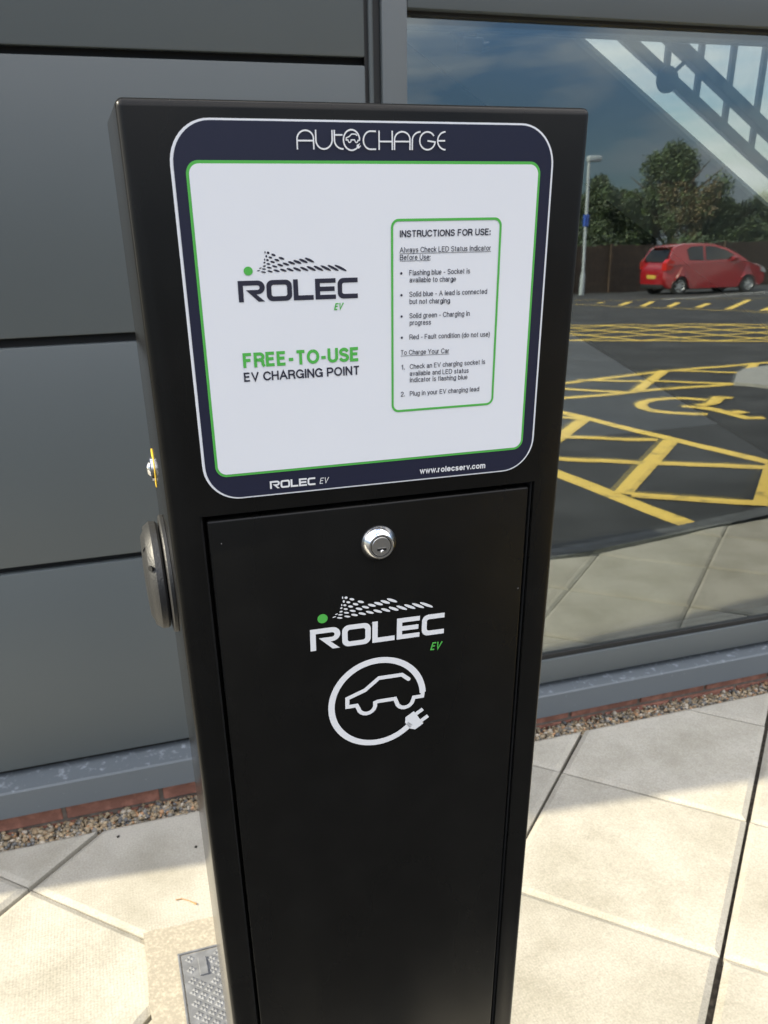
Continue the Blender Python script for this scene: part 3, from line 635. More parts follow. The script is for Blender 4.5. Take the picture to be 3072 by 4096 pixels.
# sign
SU0, SU1, SV1, SV0 = 0.0267, 0.2745, -0.0096, -0.2392
bm = bmesh.new(); rr = rrect(SU0, SU1, SV0, SV1, .0245)
prism(bm, [(u, PH+v) for u, v in rr], 'y', -0.0010, 0.0001); SIGN = done('sign', bm, 'sign_white', POST)
printed('navy_border', [rrect(SU0+.0018, SU1-.0014, SV0+.0010, SV1-.0011, .0232)], 'navy', -.0013, SIGN)
(gu0, _), (gu1, _), (_, gv1), (_, gv0) = face(zA(112, 420)), face(zA(1556, 420)), face(zA(830, 209)), face(zA(830, 1476))
gu0, gu1, gv1, gv0 = 0.0352, 0.2652, -0.0312, -0.2228
printed('green_border', [rrect(gu0, gu1, gv0, gv1, .0075)], 'green', -.0016, SIGN)
printed('white_field', [rrect(gu0+.0017, gu1-.0017, gv0+.0017, gv1-.0017, .0060)], 'sign_white', -.0019, SIGN)
YT = -.0022
# instructions box
ib = [face(zI(30, 1000)), face(zI(1192, 1000)), face(zI(600, 60)), face(zI(600, 2135))]
o_ = rrect(ib[0][0], ib[1][0], ib[3][1], ib[2][1], .0052); i_ = rrect(ib[0][0]+.0015, ib[1][0]-.0015, ib[3][1]+.0015, ib[2][1]-.0015, .0038)
printed('instruction_frame', [o_, i_], 'green', YT, SIGN)
CI = .0033
lettering('instruction_heading', [('INSTRUCTIONS FOR USE:', zI(122, 270), zI(1110, 245), .0041, .175, 0)], 'ink', YT, SIGN)
ins = [('Always Check LED Status Indicator', (122, 438), (1115, 413)), ('Before Use:', (125, 518), (455, 512)),
       ('Flashing blue - Socket is', (227, 685), (888, 663)), ('available to charge', (230, 762), (735, 750)),
       ('Solid blue - A lead is connected', (227, 918), (1073, 885)), ('but not charging', (230, 997), (668, 985)),
       ('Solid green - Charging in', (228, 1152), (885, 1125)), ('progress', (231, 1228), (462, 1220)),
       ('Red - Fault condition (do not use)', (229, 1383), (1103, 1350)), ('To Charge Your Car', (132, 1553), (662, 1530)),
       ('Check an EV charging socket is', (232, 1705), (1053, 1650)), ('available and LED status', (232, 1780), (873, 1745)),
       ('indicator is flashing blue', (233, 1850), (860, 1815)), ('Plug in your EV charging lead', (233, 1998), (987, 1945)),
       ('1.', (137, 1712), (178, 1710)), ('2.', (135, 2005), (178, 2002))]
lettering('instruction_text', [(t, zI(*a), zI(*b), CI, .125, 0) for t, a, b in ins], 'ink', YT, SIGN)
bm = bmesh.new()
for a, b_ in (((122, 448), (1115, 424)), ((125, 528), (455, 522)), ((132, 1563), (662, 1540))): stroke_bm(bm, [face(zI(*a)), face(zI(*b_))], .00026, YT)
for x, y in ((140, 662), (142, 900), (143, 1132), (146, 1363)):
    u, v = face(zI(x, y)); bm.faces.new([bm.verts.new((u+.00078*math.cos(k*math.pi/6), YT, PH+v+.00078*math.sin(k*math.pi/6))) for k in range(12)])
mesh_print('bullets_and_underlines', bm, 'ink', SIGN)
lettering('free_to_use_lettering', [('FREE-TO-USE', zS(200, 1437), zS(1478, 1360), .0094, .22, 0)], 'green', YT, SIGN)
lettering('charging_point_lettering', [('EV CHARGING POINT', zS(208, 1590), zS(1480, 1508), .0059, .175, 0)], 'ink', YT, SIGN)
lettering('web_address', [('www.rolecserv.com', zB(1037, 103), zB(1470, 65), .0043, .19, 0)], 'white_print', YT, SIGN)

# the maker's letters, drawn on a 100 x 17.7 grid
def arc(cx, cy, r, a0, a1, n=7): return [(cx+r*math.cos(R_(a0+(a1-a0)*k/n)), cy+r*math.sin(R_(a0+(a1-a0)*k/n))) for k in range(n+1)]
HL, SW = 17.7, 4.0
LOGO = []
LOGO.append([(0, 0), (4, 0), (4, HL-SW)]+[(16.0, HL-SW)]+arc(16.0, HL-SW-1.6, 1.6, 90, -90, 8)[0:1]+arc(15.6, HL-SW-1.9, 1.9, 90, -90, 8)+[(6.2, HL-SW-3.8), (16.0, 0), (21.3, 0), (14.6, HL-SW-7.6)]+arc(16.0, HL-5.7, 5.7, -90, 90, 10)[0:]+[(0, HL)])
def rr2(x0, x1, y0, y1, r): return rrect(x0, x1, y0, y1, r, 6)
LOGO.append(rr2(23, 44, 0, HL, 5.0)); LOGO.append(rr2(27, 40, SW, HL-SW, 1.9))
LOGO.append([(45.2, 0), (62, 0), (62, SW), (49.2, SW), (49.2, HL), (45.2, HL)])
LOGO.append([(63.6, 0), (81, 0), (81, 3.8), (67.6, 3.8), (67.6, 6.9), (80, 6.9), (80, 10.8), (67.6, 10.8), (67.6, 13.9), (81, 13.9), (81, HL), (63.6, HL)])
LOGO.append([(100, 0), (100, SW)]+[(88.4, SW)]+arc(88.4, SW+1.9, 1.9, -90, -180, 4)[1:]+arc(88.4, HL-SW-1.9, 1.9, 180, 90, 4)+[(100, HL-SW), (100, HL)]+arc(87.7, HL-5.0, 5.0, 90, 180, 6)+arc(87.7, 5.0, 5.0, 180, 270, 6))
def place(loops, bl, br, tl):
    (a, b), (c, d), (e, f) = bl, br, tl
    return [[(a+(c-a)*x/100+(e-a)*y/HL, b+(d-b)*x/100+(f-b)*y/HL) for x, y in lp] for lp in loops]
D_BL, D_BR, D_TL = face(zL(262, 1208)), face(zL(1243, 1073)), face(zL(258, 1050))
S_BL, S_BR, S_TL = face(zS(150, 713)), face(zS(1460, 665)), face(zS(135, 478))
B_BL, B_BR, B_TL = face(zB(47, 203)), face(zB(347, 175)), face(zB(45, 152))
def square(bl, br, tl):                          # keep the letters upright: the top edge runs parallel above the base
    w_ = math.hypot(br[0]-bl[0], br[1]-bl[1]); h_ = math.hypot(tl[0]-bl[0], tl[1]-bl[1]); dx, dy = (br[0]-bl[0])/w_, (br[1]-bl[1])/w_
    return bl, br, (bl[0]-dy*h_, bl[1]+dx*h_)
D_, S_, B_ = square(D_BL, D_BR, D_TL), square(S_BL, S_BR, S_TL), square(B_BL, B_BR, B_TL)
printed('maker_lettering', place(LOGO, *S_), 'ink', YT, SIGN)
printed('footer_lettering', place(LOGO, *B_), 'white_print', YT, SIGN)
printed('maker_lettering', place(LOGO, *D_), 'white_print', -.0003, DOOR)
# halftone car-shaped swarm of dots above the letters: (x, y, length, width) traced on the door
DOTS = [(332,940,14,28,0),(370,941,34,28,0),(435,958,54,26,.14),(533,986,72,26,.18),(345,982,22,30,0),(395,991,44,24,.1),(475,1012,62,26,.16),(514,1064,74,26,.16),(584,1045,82,26,.2),(655,1024,90,28,.2),(728,1006,102,30,.24),(803,987,110,30,.27),(879,970,120,30,.30),
 (322,1022,14,24,0),(357,1024,36,22,0),(420,1038,56,24,.1),(318,1056,28,18,-.3),(366,1066,46,20,.05),(443,1086,66,22,.12),(315,1095,38,18,-.25),(374,1107,58,20,.05),(464,1131,76,24,.14),(549,1117,84,25,.18),(633,1102,90,26,.22),(720,1089,100,28,.24),(808,1076,106,28,.27),(896,1062,116,30,.3),(985,1051,126,30,.32),(1075,1039,134,30,.33),(1166,1028,144,30,.34),(1258,1019,154,30,.34),
 (264,1123,34,12,-.4),(308,1129,50,17,-.05),(383,1148,68,20,.1),(240,1154,42,11,-.3),(300,1164,62,17,.05)]
def dot_loops(conv):
    out = []
    for x, y, l_, w_, a in DOTS:
        out.append([conv((x+l_/2*math.cos(t)*math.cos(a)-w_/2*math.sin(t)*math.sin(a), y+l_/2*math.cos(t)*math.sin(a)+w_/2*math.sin(t)*math.cos(a))) for t in [2*math.pi*k/14 for k in range(14)]])
    return out
door_uv = lambda q: face(zD(*q))
def to_logo(uv):                                 # door (u, v) -> logo grid
    (a, b), (c, d), (e, f) = D_; ux, uy = (c-a)/100, (d-b)/100; wx, wy = (e-a)/HL, (f-b)/HL; det = ux*wy-uy*wx; px, py = uv[0]-a, uv[1]-b
    return ((px*wy-py*wx)/det, (ux*py-uy*px)/det)
dl = dot_loops(door_uv); printed('halftone_dots', dl, 'white_print', -.0003, DOOR)
printed('halftone_dots', place([[to_logo(q) for q in lp] for lp in dl], *S_), 'ink', YT, SIGN)
circ = lambda r, cx, cy: [(cx+r*math.cos(t), cy+r*math.sin(t)) for t in [2*math.pi*k/28 for k in range(28)]]
gc = to_logo(face(zL(350, 966)))
printed('green_dot', place([circ(3.65, *gc)], *D_), 'green', -.0003, DOOR); printed('green_dot', place([circ(3.65, *gc)], *S_), 'green', YT, SIGN)
lettering('green_ev', [('EV', zL(1143, 1200), zL(1215, 1192), .0074, .19, .28)], 'green', -.0003, DOOR)
lettering('green_ev', [('EV', zS(1197, 800), zS(1285, 795), .0044, .20, .28)], 'green', YT, SIGN)
lettering('footer_ev', [('EV', zB(374, 169), zB(428, 163), .0043, .12, .25)], 'white_print', YT, SIGN)

# plug-and-car emblem
c0 = face(zL(757, 1581)); RC = .5*(face(zL(1095, 1555))[0]-face(zL(420, 1555))[0])
def emblem(conv, wring, wcar, y, bmx):
    """conv maps emblem units (ring centre line radius = 1, v up) to (u, v)"""
    s = [conv((math.cos(R_(a)), math.sin(R_(a)))) for a in [4+k*(318-4)/70 for k in range(71)]]
    stroke_bm(bmx, s, wring, y)
    car = [(1.0, .10), (.99, -.02), (.80, -.02)]
    car += [(.60+.185*math.cos(R_(a)), -.05+.185*math.sin(R_(a))) for a in range(-10, -171, -20)]
    car += [(.38, .02), (.0, .02), (-.06, -.0)]
    car += [(-.24+.185*math.cos(R_(a)), -.05+.185*math.sin(R_(a))) for a in range(-10, -171, -20)]
    car += [(-.46, .0), (-.66, .0), (-.66, .20), (-.28, .34), (.02, .58), (.52, .58), (.67, .45)]
    stroke_bm(bmx, [conv(p) for p in car], wcar, y-.00004, cap=True)
    def poly(ps): bmx.faces.new([bmx.verts.new((q[0], y-.00008, PH+q[1])) for q in [conv(p) for p in ps]])
    a = R_(33); ca, sa = math.cos(a), math.sin(a); px, py = .84, -.60
    T = lambda x, yy: (px+x*ca-yy*sa, py+x*sa+yy*ca)
    poly([T(-.20, -.10), T(-.12, -.21), T(.10, -.21), T(.10, .21), T(-.12, .21), T(-.20, .10)])
    for q in (.115, -.115): poly([T(.101, q-.045), T(.28, q-.045), T(.28, q+.045), T(.101, q+.045)])
(e0u, e0v) = c0; tl_ = math.atan2(D_BR[1]-D_BL[1], D_BR[0]-D_BL[0])
cv = lambda p: (e0u+RC*(p[0]*math.cos(tl_)-p[1]*math.sin(tl_)), e0v+RC*(p[0]*math.sin(tl_)+p[1]*math.cos(tl_)))
bm = bmesh.new(); emblem(cv, RC*.135, RC*.088, -.0003, bm); mesh_print('plug_car_emblem', bm, 'white_print', DOOR)
# thin banner lettering across the top of the sign
bm = bmesh.new(); WS = .00088
def sC(pts, conv=zC): stroke_bm(bm, [face(conv(*p)) for p in pts], WS, YT)
def el(cx, cy, rx, ry, a0, a1, n=22): return [(cx+rx*math.cos(R_(a0+(a1-a0)*k/n)), cy-ry*math.sin(R_(a0+(a1-a0)*k/n))) for k in range(n+1)]
sC([(203, 655)]+el(374, 420, 182, 188, 183, -3)+[(565, 655)]); sC([(205, 458), (550, 460)])
sC([(600, 220)]+el(788, 440, 180, 204, 178, 362)+[(962, 225)])
sC([(1012, 225)]+el(1205, 440, 188, 203, 180, 274)); sC([(1026, 333), (1195, 335)])
ec = (1395, 447); eu, ev = face(zC(*ec)); er = (face(zC(1572, 447))[0]-face(zC(1216, 447))[0])/2
emblem(lambda p: (eu+er*p[0], ev+er*1.07*p[1]), WS, WS*.72, YT, bm)
sC([(330, 253)]+el(262, 370, 98, 120, 95, 265)+[(333, 490)], zH)
sC([(371, 243), (373, 498)], zH); sC([(545, 245), (547, 500)], zH); sC([(378, 387), (540, 388)], zH)
sC([(575, 500)]+el(678, 362, 102, 104, 178, 2)+[(780, 500)], zH); sC([(583, 387), (772, 388)], zH)
sC([(810, 500), (812, 380)]+el(920, 370, 108, 110, 178, 90, 12), zH)
sC(el(1012, 378, 102, 118, 33, 352, 30)+[(1012, 378)], zH)
sC(el(1250, 378, 103, 118, 90, 270), zH); sC([(1155, 378), (1245, 378)], zH)
mesh_print('banner_lettering', bm, 'white_print', SIGN)

# lock
lu, lv = face(zL(764, 412)); bm = bmesh.new(); rl = .0141
lathe(bm, [(0, -.001), (rl, -.001), (rl, .0008), (rl*.985, .0014), (rl*.70, .0068), (rl*.67, .0071)], (0, -1, 0), (lu, .0, PH+lv), 64, 0)
lathe(bm, [(rl*.67, .0071), (rl*.575, .0071), (rl*.555, .0064), (rl*.555, .0045)], (0, -1, 0), (lu, 0, PH+lv), 64, 1)
lathe(bm, [(rl*.53, .0045), (rl*.53, .0066), (rl*.50, .0070), (0, .0070)], (0, -1, 0), (lu, 0, PH+lv), 64, 1)
sl_a = math.radians(4); su, sv = face(zL(770, 432))
box(bm, su-.0038, su+.0034, -.00725, -.0066, PH+sv-.0010, PH+sv+.0009, mi=2); box(bm, su-.0036, su+.0032, -.00745, -.0072, PH+sv+.00085, PH+sv+.0014, mi=1)
lathe(bm, [(.0014, .0), (.0014, .0075), (.0009, .0082), (0, .0083)], (0, -1, 0), (su, 0, PH+sv-.0016), 20, 0)
lk = done('lock', bm, ['chrome', 'steel', 'groove'], DOOR, 30)

# socket with hinged lid on the left side
sy_, sz = 0.082, PH-.3235
SK = bpy.data.objects.new('socket', None); COL.objects.link(SK); SK.parent = POST
bm = bmesh.new(); lathe(bm, [(0, 0), (.0465, 0), (.0475, .001), (.0475, .0035), (.0465, .0045), (.0435, .005), (0, .005)], (-1, 0, 0), (0.0005, sy_, sz), 56); done('flange', bm, 'plastic', SK, 35)
bm = bmesh.new(); lathe(bm, [(0, .0), (.0415, .0), (.0432, .0018), (.0432, .0065), (.0395, .0112), (.0385, .0116), (.0375, .0110), (.032, .0140), (.012, .0150), (0, .0151)], (-1, 0, 0), (-.0055, sy_, sz), 56); done('lid', bm, 'plastic', SK, 35)
bm = bmesh.new(); lathe(bm, [(0, 0), (.0022, 0), (.0022, .0012), (0, .0012)], Vector((-.75, -.65, .1)), (-.0150, sy_-.0362, sz+.021), 16); done('lid_screw_hole', bm, 'groove', SK)
bm = bmesh.new(); prism(bm, [(-.0150, sz+.0345), (-.0190, sz+.030), (-.0184, sz+.0235), (-.0150, sz+.0275)], 'y', sy_-.019, sy_-.006); done('lid_catch', bm, 'groove', SK)
# status light in a yellow collar
LD = bpy.data.objects.new('status_light', None); COL.objects.link(LD); LD.parent = POST; lz = PH-.2525
bm = bmesh.new(); lathe(bm, [(0, 0), (.0160, 0), (.0160, .0006), (0, .0006)], (-1, 0, 0), (0, .140, lz), 40); done('collar', bm, 'yellow_label', LD)
bm = bmesh.new(); lathe(bm, [(0, 0), (.0105, 0), (.0105, .0022), (.0085, .0030), (.0080, .0026)], (-1, 0, 0), (-.0006, .140, lz), 40); lathe(bm, [(.0078, .002), (.006, .0048), (.003, .0062), (0, .0066)], (-1, 0, 0), (-.0006, .140, lz), 30); done('bezel', bm, 'chrome', LD, 35)

# ------------------------------------------------------------------ inspection cover and small litter
CVX, CVY = -0.026, 1.283
IC = empty('inspection_cover', (CVX, CVY, 0.0045)); tag(IC, 'galvanised chequer plate inspection cover set in tan concrete beside the post', 'inspection cover')
bm = bmesh.new(); CW, CH = 0.300, 0.300
for a, b_, c, d in ((0, CW, -.004, 0), (0, CW, -CH, -CH+.004), (0, .004, -CH+.0041, -.0041), (CW-.004, CW, -CH+.0041, -.0041)): box(bm, a, b_, c, d, -.02, .0035, .0006, seg=1)
done('cover_frame', bm, 'galv', IC)
bm = bmesh.new(); box(bm, .006, CW-.006, -CH+.006, -.006, -.02, .002, .001, seg=1)
def pyr(x, y, s, h_, rot):
    c, sn = math.cos(rot), math.sin(rot); q = [bm.verts.new((x+(a*c-b*sn)*s, y+(a*sn+b*c)*s, .0021)) for a, b in ((-1, -1), (1, -1), (1, 1), (-1, 1))]; t = bm.verts.new((x, y, .0021+h_))
    for k in range(4): bm.faces.new((q[k], q[(k+1) % 4], t))
st = .0268
for i in range(0, 12):
    for j in range(0, 24):
        x = .022+st*i+(st/2 if j % 2 else 0); y = -.020-st*.5*j
        if x > CW-.018 or y < -CH+.018: continue
        if .030 < x < .062 and -.076 < y < -.018: continue
        for dx, dy in ((.0050, 0), (-.0050, 0), (0, .0050), (0, -.0050)): pyr(x+dx, y+dy, .0038, .0021, R_(45))
me_cover = done('chequer_plate', bm, 'galv', IC)
bm = bmesh.new(); box(bm, .036, .052, -.068, -.024, .0021, .0062, .0012); done('key_lug', bm, 'galv', IC)
def on_flag(name, label, cat, p, build):
    g = on_ground(p); e = bmesh.new(); build(e, g); o = done(name, e, 'twig' if name == 'dry_stalk' else 'grit'); tag(o, label, cat); return o
def stalk(e, g):
    a, b_, c, d = (on_ground((704, 3603)), on_ground((727, 3598)), on_ground((757, 3606)), on_ground((787, 3620)))
    tube(e, [(q.x, q.y, .0025) for q in (a, b_, c, d)], [.0012, .0011, .0009, .0018], 7)
on_flag('dry_stalk', 'thin curved orange brown dry stalk lying on the sunlit flag left of the post', 'twig', (740, 3605), stalk)
def crumb(e, g):
    bmesh.ops.create_icosphere(e, subdivisions=1, radius=.0036, matrix=Matrix.Translation((g.x, g.y, .002)))
    for v in e.verts: v.co += Vector((random.uniform(-.0012, .0012), random.uniform(-.0012, .0012), random.uniform(-.0008, .0004)))
on_flag('dark_crumb', 'dark crumb of dirt on the shaded flag close to the gravel edge', 'dirt crumb', (474, 3348), crumb)
on_flag('dark_crumb', 'dark crumb of dirt on the shaded flag close beside the black post', 'dirt crumb', (783, 3390), crumb)

# ------------------------------------------------------------------ car park markings (seen in the window)
ZM = 0.004
def za(x, y): return (2200+x*.5256, 1100+y*.5256)
def zb(x, y): return (2150+x*.5558, 1600+y*.5558)
mk = bmesh.new()
def line(p, q, wd=0.1, bmx=None, lift=0.0, ext=(0, 0)):
    a, b_ = Vector(p[:2]), Vector(q[:2]); d = (b_-a).normalized(); a -= d*ext[0]; b_ += d*ext[1]; n = Vector((-d.y, d.x))*wd/2
    (bmx or mk).faces.new([(bmx or mk).verts.new((t.x, t.y, road_z(t.y)+ZM+lift)) for t in (a+n, b_+n, b_-n, a-n)])
IM = in_mirror
line(IM(zb(195, 95)), IM(zb(1659, 455)), .10, ext=(1.6, 0.35)); line(IM(zb(150, 535)), IM(zb(1150, 925)), .11, ext=(2.2, 0))
dd = IM(zb(960, 295)), IM(zb(610, 680)); line(*dd, .11, lift=.001)
line(IM(zb(340, 140)), IM(zb(195, 250)), .11, lift=.001, ext=(0, .6))
line(IM(zb(190, 272)), IM(zb(860, 292)), .10, lift=.002, ext=(.5, 0)); line(IM(zb(165, 432)), IM(zb(1659, 497)), .10, lift=.002, ext=(.4, 0))
line(IM(zb(680, 690)), IM(zb(1659, 755)), .10, lift=.002); line(IM(zb(1659, 640)), IM(zb(1625, 760)), .11, lift=.001, ext=(.6, 0)); line(IM(zb(190, 130)), IM(zb(330, 140)), .10, lift=.002, ext=(.6, 0))
line(IM(za(125, 825)), IM(za(900, 735)), .11, ext=(1, 0)); line(IM(za(880, 737)), IM(za(1659, 675)), .11, lift=.001, ext=(0, 2.5))
line(IM(za(120, 935)), IM(za(620, 895)), .11, ext=(1, 0)); line(IM(za(610, 896)), IM(za(1400, 832)), .11, lift=.001)
line(IM(za(130, 870)), IM(za(600, 897)), .10, lift=.002, ext=(1, 0)); line(IM(za(210, 805)), IM(za(1400, 830)), .10, lift=.003)
line(IM(za(870, 735)), IM(za(655, 890)), .12, lift=.0035); line(IM(za(930, 733)), IM(za(1420, 748)), .10, lift=.003); line(IM(za(1560, 680)), IM(za(1490, 745)), .12, lift=.0035)
def polyline(pts, wd):
    q = [Vector(IM(za(*p))[:2]) for p in pts]
    n = len(q); A, Bv = [], []
    for i, p in enumerate(q):
        d = (q[min(i+1, n-1)]-q[max(i-1, 0)]).normalized(); nn = Vector((-d.y, d.x))*wd/2
        A.append(mk.verts.new((*(p+nn), road_z(p.y)+ZM))); Bv.append(mk.verts.new((*(p-nn), road_z(p.y)+ZM)))
    for i in range(n-1): mk.faces.new((A[i], A[i+1], Bv[i+1], Bv[i]))
polyline([(1190, 952), (1050, 943), (900, 945), (790, 953), (720, 968), (690, 990), (710, 1013), (790, 1034), (920, 1048), (1060, 1055), (1200, 1060)], .10)
polyline([(1010, 1000), (1150, 1008), (1260, 1028), (1400, 1062), (1500, 1088), (1635, 1085)], .11)
for ps in ([(1130, 1000), (1230, 985), (1260, 960), (1290, 932)], [(1270, 935), (1390, 940)], [(1390, 1055), (1480, 1042)]):
    for a, b_ in zip(ps, ps[1:]): line(IM(za(*a)), IM(za(*b_)), .12, lift=.0045)
# yellow box of crossing lines along the lane
ta, tb = IM(za(170, 384)), IM(za(1659, 377)); ba, bb = IM(za(160, 503)), IM(za(1659, 505))
line(ta, tb, .12, ext=(4, 5)); line(ba, bb, .12, ext=(4, 5))
td = (tb-ta).normalized(); bd = (bb-ba).normalized(); a0 = Vector(ba[:2]); ax = Vector(bd[:2]).normalized()
def hit(o, d, p, e):                             # 2-D line intersection
    det = d.x*e.y-d.y*e.x; t = ((p.x-o.x)*e.y-(p.y-o.y)*e.x)/det; return o+d*t
for k in range(-6, 16):
    o = a0+ax*(k*1.05)
    for sg in (1, -1):
        ang = math.atan2(ax.y, ax.x)-sg*R_(45); d = Vector((math.cos(ang), math.sin(ang)))
        if sg < 0: d = Vector((math.cos(math.atan2(ax.y, ax.x)+R_(45)-math.pi), math.sin(math.atan2(ax.y, ax.x)+R_(45)-math.pi)))
        e = hit(o, d, Vector(ta[:2]), Vector(td[:2])); line(o, e, .09, lift=.001 if sg > 0 else .002)
# far row of short angled dashes between two long lines
fa, fb = IM(za(190, 222)), IM(za(1659, 290)); line(fa, fb, .06, ext=(3, 4)); ga, gb = IM(za(420, 190)), IM(za(1659, 180)); line(ga, gb, .05, ext=(3, 4))
for x0, y0, x1, y1 in ((370, 214, 405, 206), (540, 226, 610, 200), (705, 236, 775, 204), (900, 246, 970, 214), (1130, 252, 1215, 218), (1355, 267, 1515, 195), (1620, 275, 1720, 235)): line(IM(za(x0, y0)), IM(za(x1, y1)), .16, lift=.001)
me = bpy.data.meshes.new('yellow_markings'); mk.to_mesh(me); mk.free(); o = link('yellow_markings', me, 'yellow_paint'); tag(o, kind='structure')
mk = bmesh.new()
line(IM(za(850, 192)), IM(za(1659, 127)), .10, ext=(0, 4)); line(IM(za(1000, 187)), IM(za(1659, 140)), .05, ext=(0, 4), lift=.001)
me = bpy.data.meshes.new('white_markings'); mk.to_mesh(me); mk.free(); o = link('white_markings', me, 'white_paint'); tag(o, kind='structure')
# end of a kerbed island at the right
isl = [IM(za(1395, 838)), IM(za(1415, 770)), IM(za(1470, 742)), IM(za(1660, 722)), IM(za(1660, 868))]
e1 = isl[3]+(isl[3]-isl[2])*1.5; e2 = isl[4]+(isl[4]-isl[0])*1.2
bm = bmesh.new(); prism(bm, [(p.x, p.y) for p in (isl[0], isl[1], isl[2], isl[3], e1, e2, isl[4])], 'z', -.3, road_z(isl[0].y)+.03); o = done('kerbed_island', bm, 'kerb'); tag(o, kind='structure')

# ------------------------------------------------------------------ parked hatchbacks
def hatchback(name, paint, label, group):
    C_ = empty(name); tag(C_, label, 'car', group)
    Lh, Wd = 3.75, 1.68                          # x: rear bumper 0 -> front 3.75, y: half width, z up
    prof = [(0.02, .36), (0.0, .55), (.03, .80), (.10, .93), (.62, 1.00), (2.62, 1.00), (2.95, .97), (3.45, .84), (3.68, .66), (3.74, .48), (3.70, .30)]
    def arch(cx, r=.335, n=12): return [(cx+r*math.cos(R_(a)), .27+r*math.sin(R_(a))) for a in [0+180*k/n for k in range(n+1)]]
    low = [(3.60, .22)]+[p for p in arch(3.02) if p[1] > .21]+[(2.68, .20), (1.00, .20)]+[p for p in arch(.58) if p[1] > .21]+[(.20, .22)]
    outline = prof+low
    bm = bmesh.new()
    def wid(x, z):                               # plan taper and tumblehome of the flanks
        e = 1-.16*max(0, (x-2.9)/.85)**2-.10*max(0, (.45-x)/.45)**2; return Wd/2*e*(1-.05*max(0, (z-.55)/.45))*(1-.05*max(0, (.40-z)/.2))
    sec = [(-1, 1), (-.86, 1.0)]
    rows = []
    for f, sh in ((-1.0, .965), (-.90, 1.0), (-.5, 1.0), (.5, 1.0), (.90, 1.0), (1.0, .965)):
        cz = .55; rows.append([bm.verts.new(((x-1.9)*sh+1.9, f*wid(x, z), (z-cz)*sh+cz)) for x, z in outline])
    n = len(outline)
    for A, B2 in zip(rows, rows[1:]):
        for i in range(n): bm.faces.new((A[i], A[(i+1) % n], B2[(i+1) % n], B2[i]))
    bm.faces.new(rows[0]); bm.faces.new(rows[-1][::-1]); bmesh.ops.triangulate(bm, faces=[f for f in bm.faces if len(f.verts) > 4])
    body = done('body', bm, paint, C_, 40)
    # cabin
    cab = [(.10, .93), (.16, 1.10), (.30, 1.38), (.42, 1.46), (.75, 1.515), (1.35, 1.53), (1.85, 1.49), (2.25, 1.36), (2.92, .985)]
    bm = bmesh.new(); rows = []
    for f, dz in ((-1, 0), (-.80, .0), (.80, 0), (1, 0)):
        rows.append([bm.verts.new((x, f*(.81-.17*max(0, (z-.98)/.55)) if abs(f) == 1 else f*(.72-.10*max(0, (z-.98)/.55))/.8*.92, z+(.0 if abs(f) == 1 else .015*(z > 1.2)))) for x, z in cab])
    for A, B2 in zip(rows, rows[1:]):
        for i in range(len(cab)-1): bm.faces.new((A[i], A[i+1], B2[i+1], B2[i]))
    bm.faces.new(rows[0]); bm.faces.new(rows[-1][::-1])
    done('roof', bm, paint, C_, 35)
    hw = lambda z: .81-.17*max(0, (z-.98)/.55)
    for s in (-1, 1):
        for nm, q in (('rear_side_window', [(.86, 1.06), (.78, 1.36), (.95, 1.44), (1.42, 1.46), (1.42, 1.03)]), ('front_side_window', [(1.50, 1.03), (1.50, 1.46), (1.80, 1.435), (2.17, 1.32), (2.62, 1.06)])):
            bm = bmesh.new(); A = [bm.verts.new((x, s*(hw(z)+.006), z)) for x, z in q]; B2 = [bm.verts.new((x, s*(hw(z)-.02), z)) for x, z in q]
            bm.faces.new(A); bm.faces.new(B2[::-1])
            for k in range(len(q)): bm.faces.new((A[k], A[(k+1) % len(q)], B2[(k+1) % len(q)], B2[k]))
            done(nm, bm, 'car_glass', C_)
        for nm, q in (('wing_mirror', (2.30, 2.52, .80, .93, 1.0, 1.13)),):
            bm = bmesh.new(); box(bm, q[0], q[1], s*q[2] if s > 0 else -q[3], s*q[3] if s > 0 else -q[2], q[4], q[5], .03); done(nm, bm, paint, C_, 40)
        bm = bmesh.new(); prism(bm, [(-.012, .78), (.005, 1.0), (.10, 1.10), (.34, 1.02), (.30, .90), (.20, .78)], 'y', s*.60, s*.80)
        for v in bm.verts:
            if abs(v.co.y) > .7 and v.co.x < .2: v.co.x += .05
        done('tail_lamp', bm, 'lamp_red', C_)
        bm = bmesh.new(); prism(bm, [(3.30, .90), (3.62, .75), (3.70, .62), (3.45, .66)], 'y', s*.46, s*.74); done('headlamp', bm, 'lamp_clear', C_)
        for cx in (.58, 3.02):
            W_ = bpy.data.objects.new('wheel', None); COL.objects.link(W_); W_.parent = C_; W_.location = (cx, s*.74, .295)
            bm = bmesh.new(); lathe(bm, [(.19, -.09), (.27, -.095), (.295, -.07), (.295, .07), (.27, .095), (.19, .09)], (0, s, 0), (0, 0, 0), 36); done('tyre', bm, 'tyre', W_, 40)
            bm = bmesh.new(); lathe(bm, [(.195, .088), (.18, .07), (.16, .05)], (0, s, 0), (0, 0, 0), 36); lathe(bm, [(.05, .06), (.05, .085), (0, .09)], (0, s, 0), (0, 0, 0), 20)
            for k in range(7):
                a = 2*math.pi*k/7; c, sn = math.cos(a), math.sin(a)
                prism_pts = [(c*.04-sn*.025, sn*.04+c*.025), (c*.18-sn*.022, sn*.18+c*.022), (c*.18+sn*.022, sn*.18-c*.022), (c*.04+sn*.025, sn*.04-c*.025)]
                prism(bm, prism_pts, 'y', min(s*.055, s*.078), max(s*.055, s*.078))
            done('rim', bm, 'alloy', W_, 40)
    bm = bmesh.new(); q = [(.115, 1.02), (.165, 1.13), (.275, 1.345), (.31, 1.375)]; A = [bm.verts.new((x-.022, -(hw(z)-.11), z)) for x, z in q]; B2 = [bm.verts.new((x-.022, hw(z)-.11, z)) for x, z in q]; 
    for k in range(3): bm.faces.new((A[k], A[k+1], B2[k+1], B2[k]))
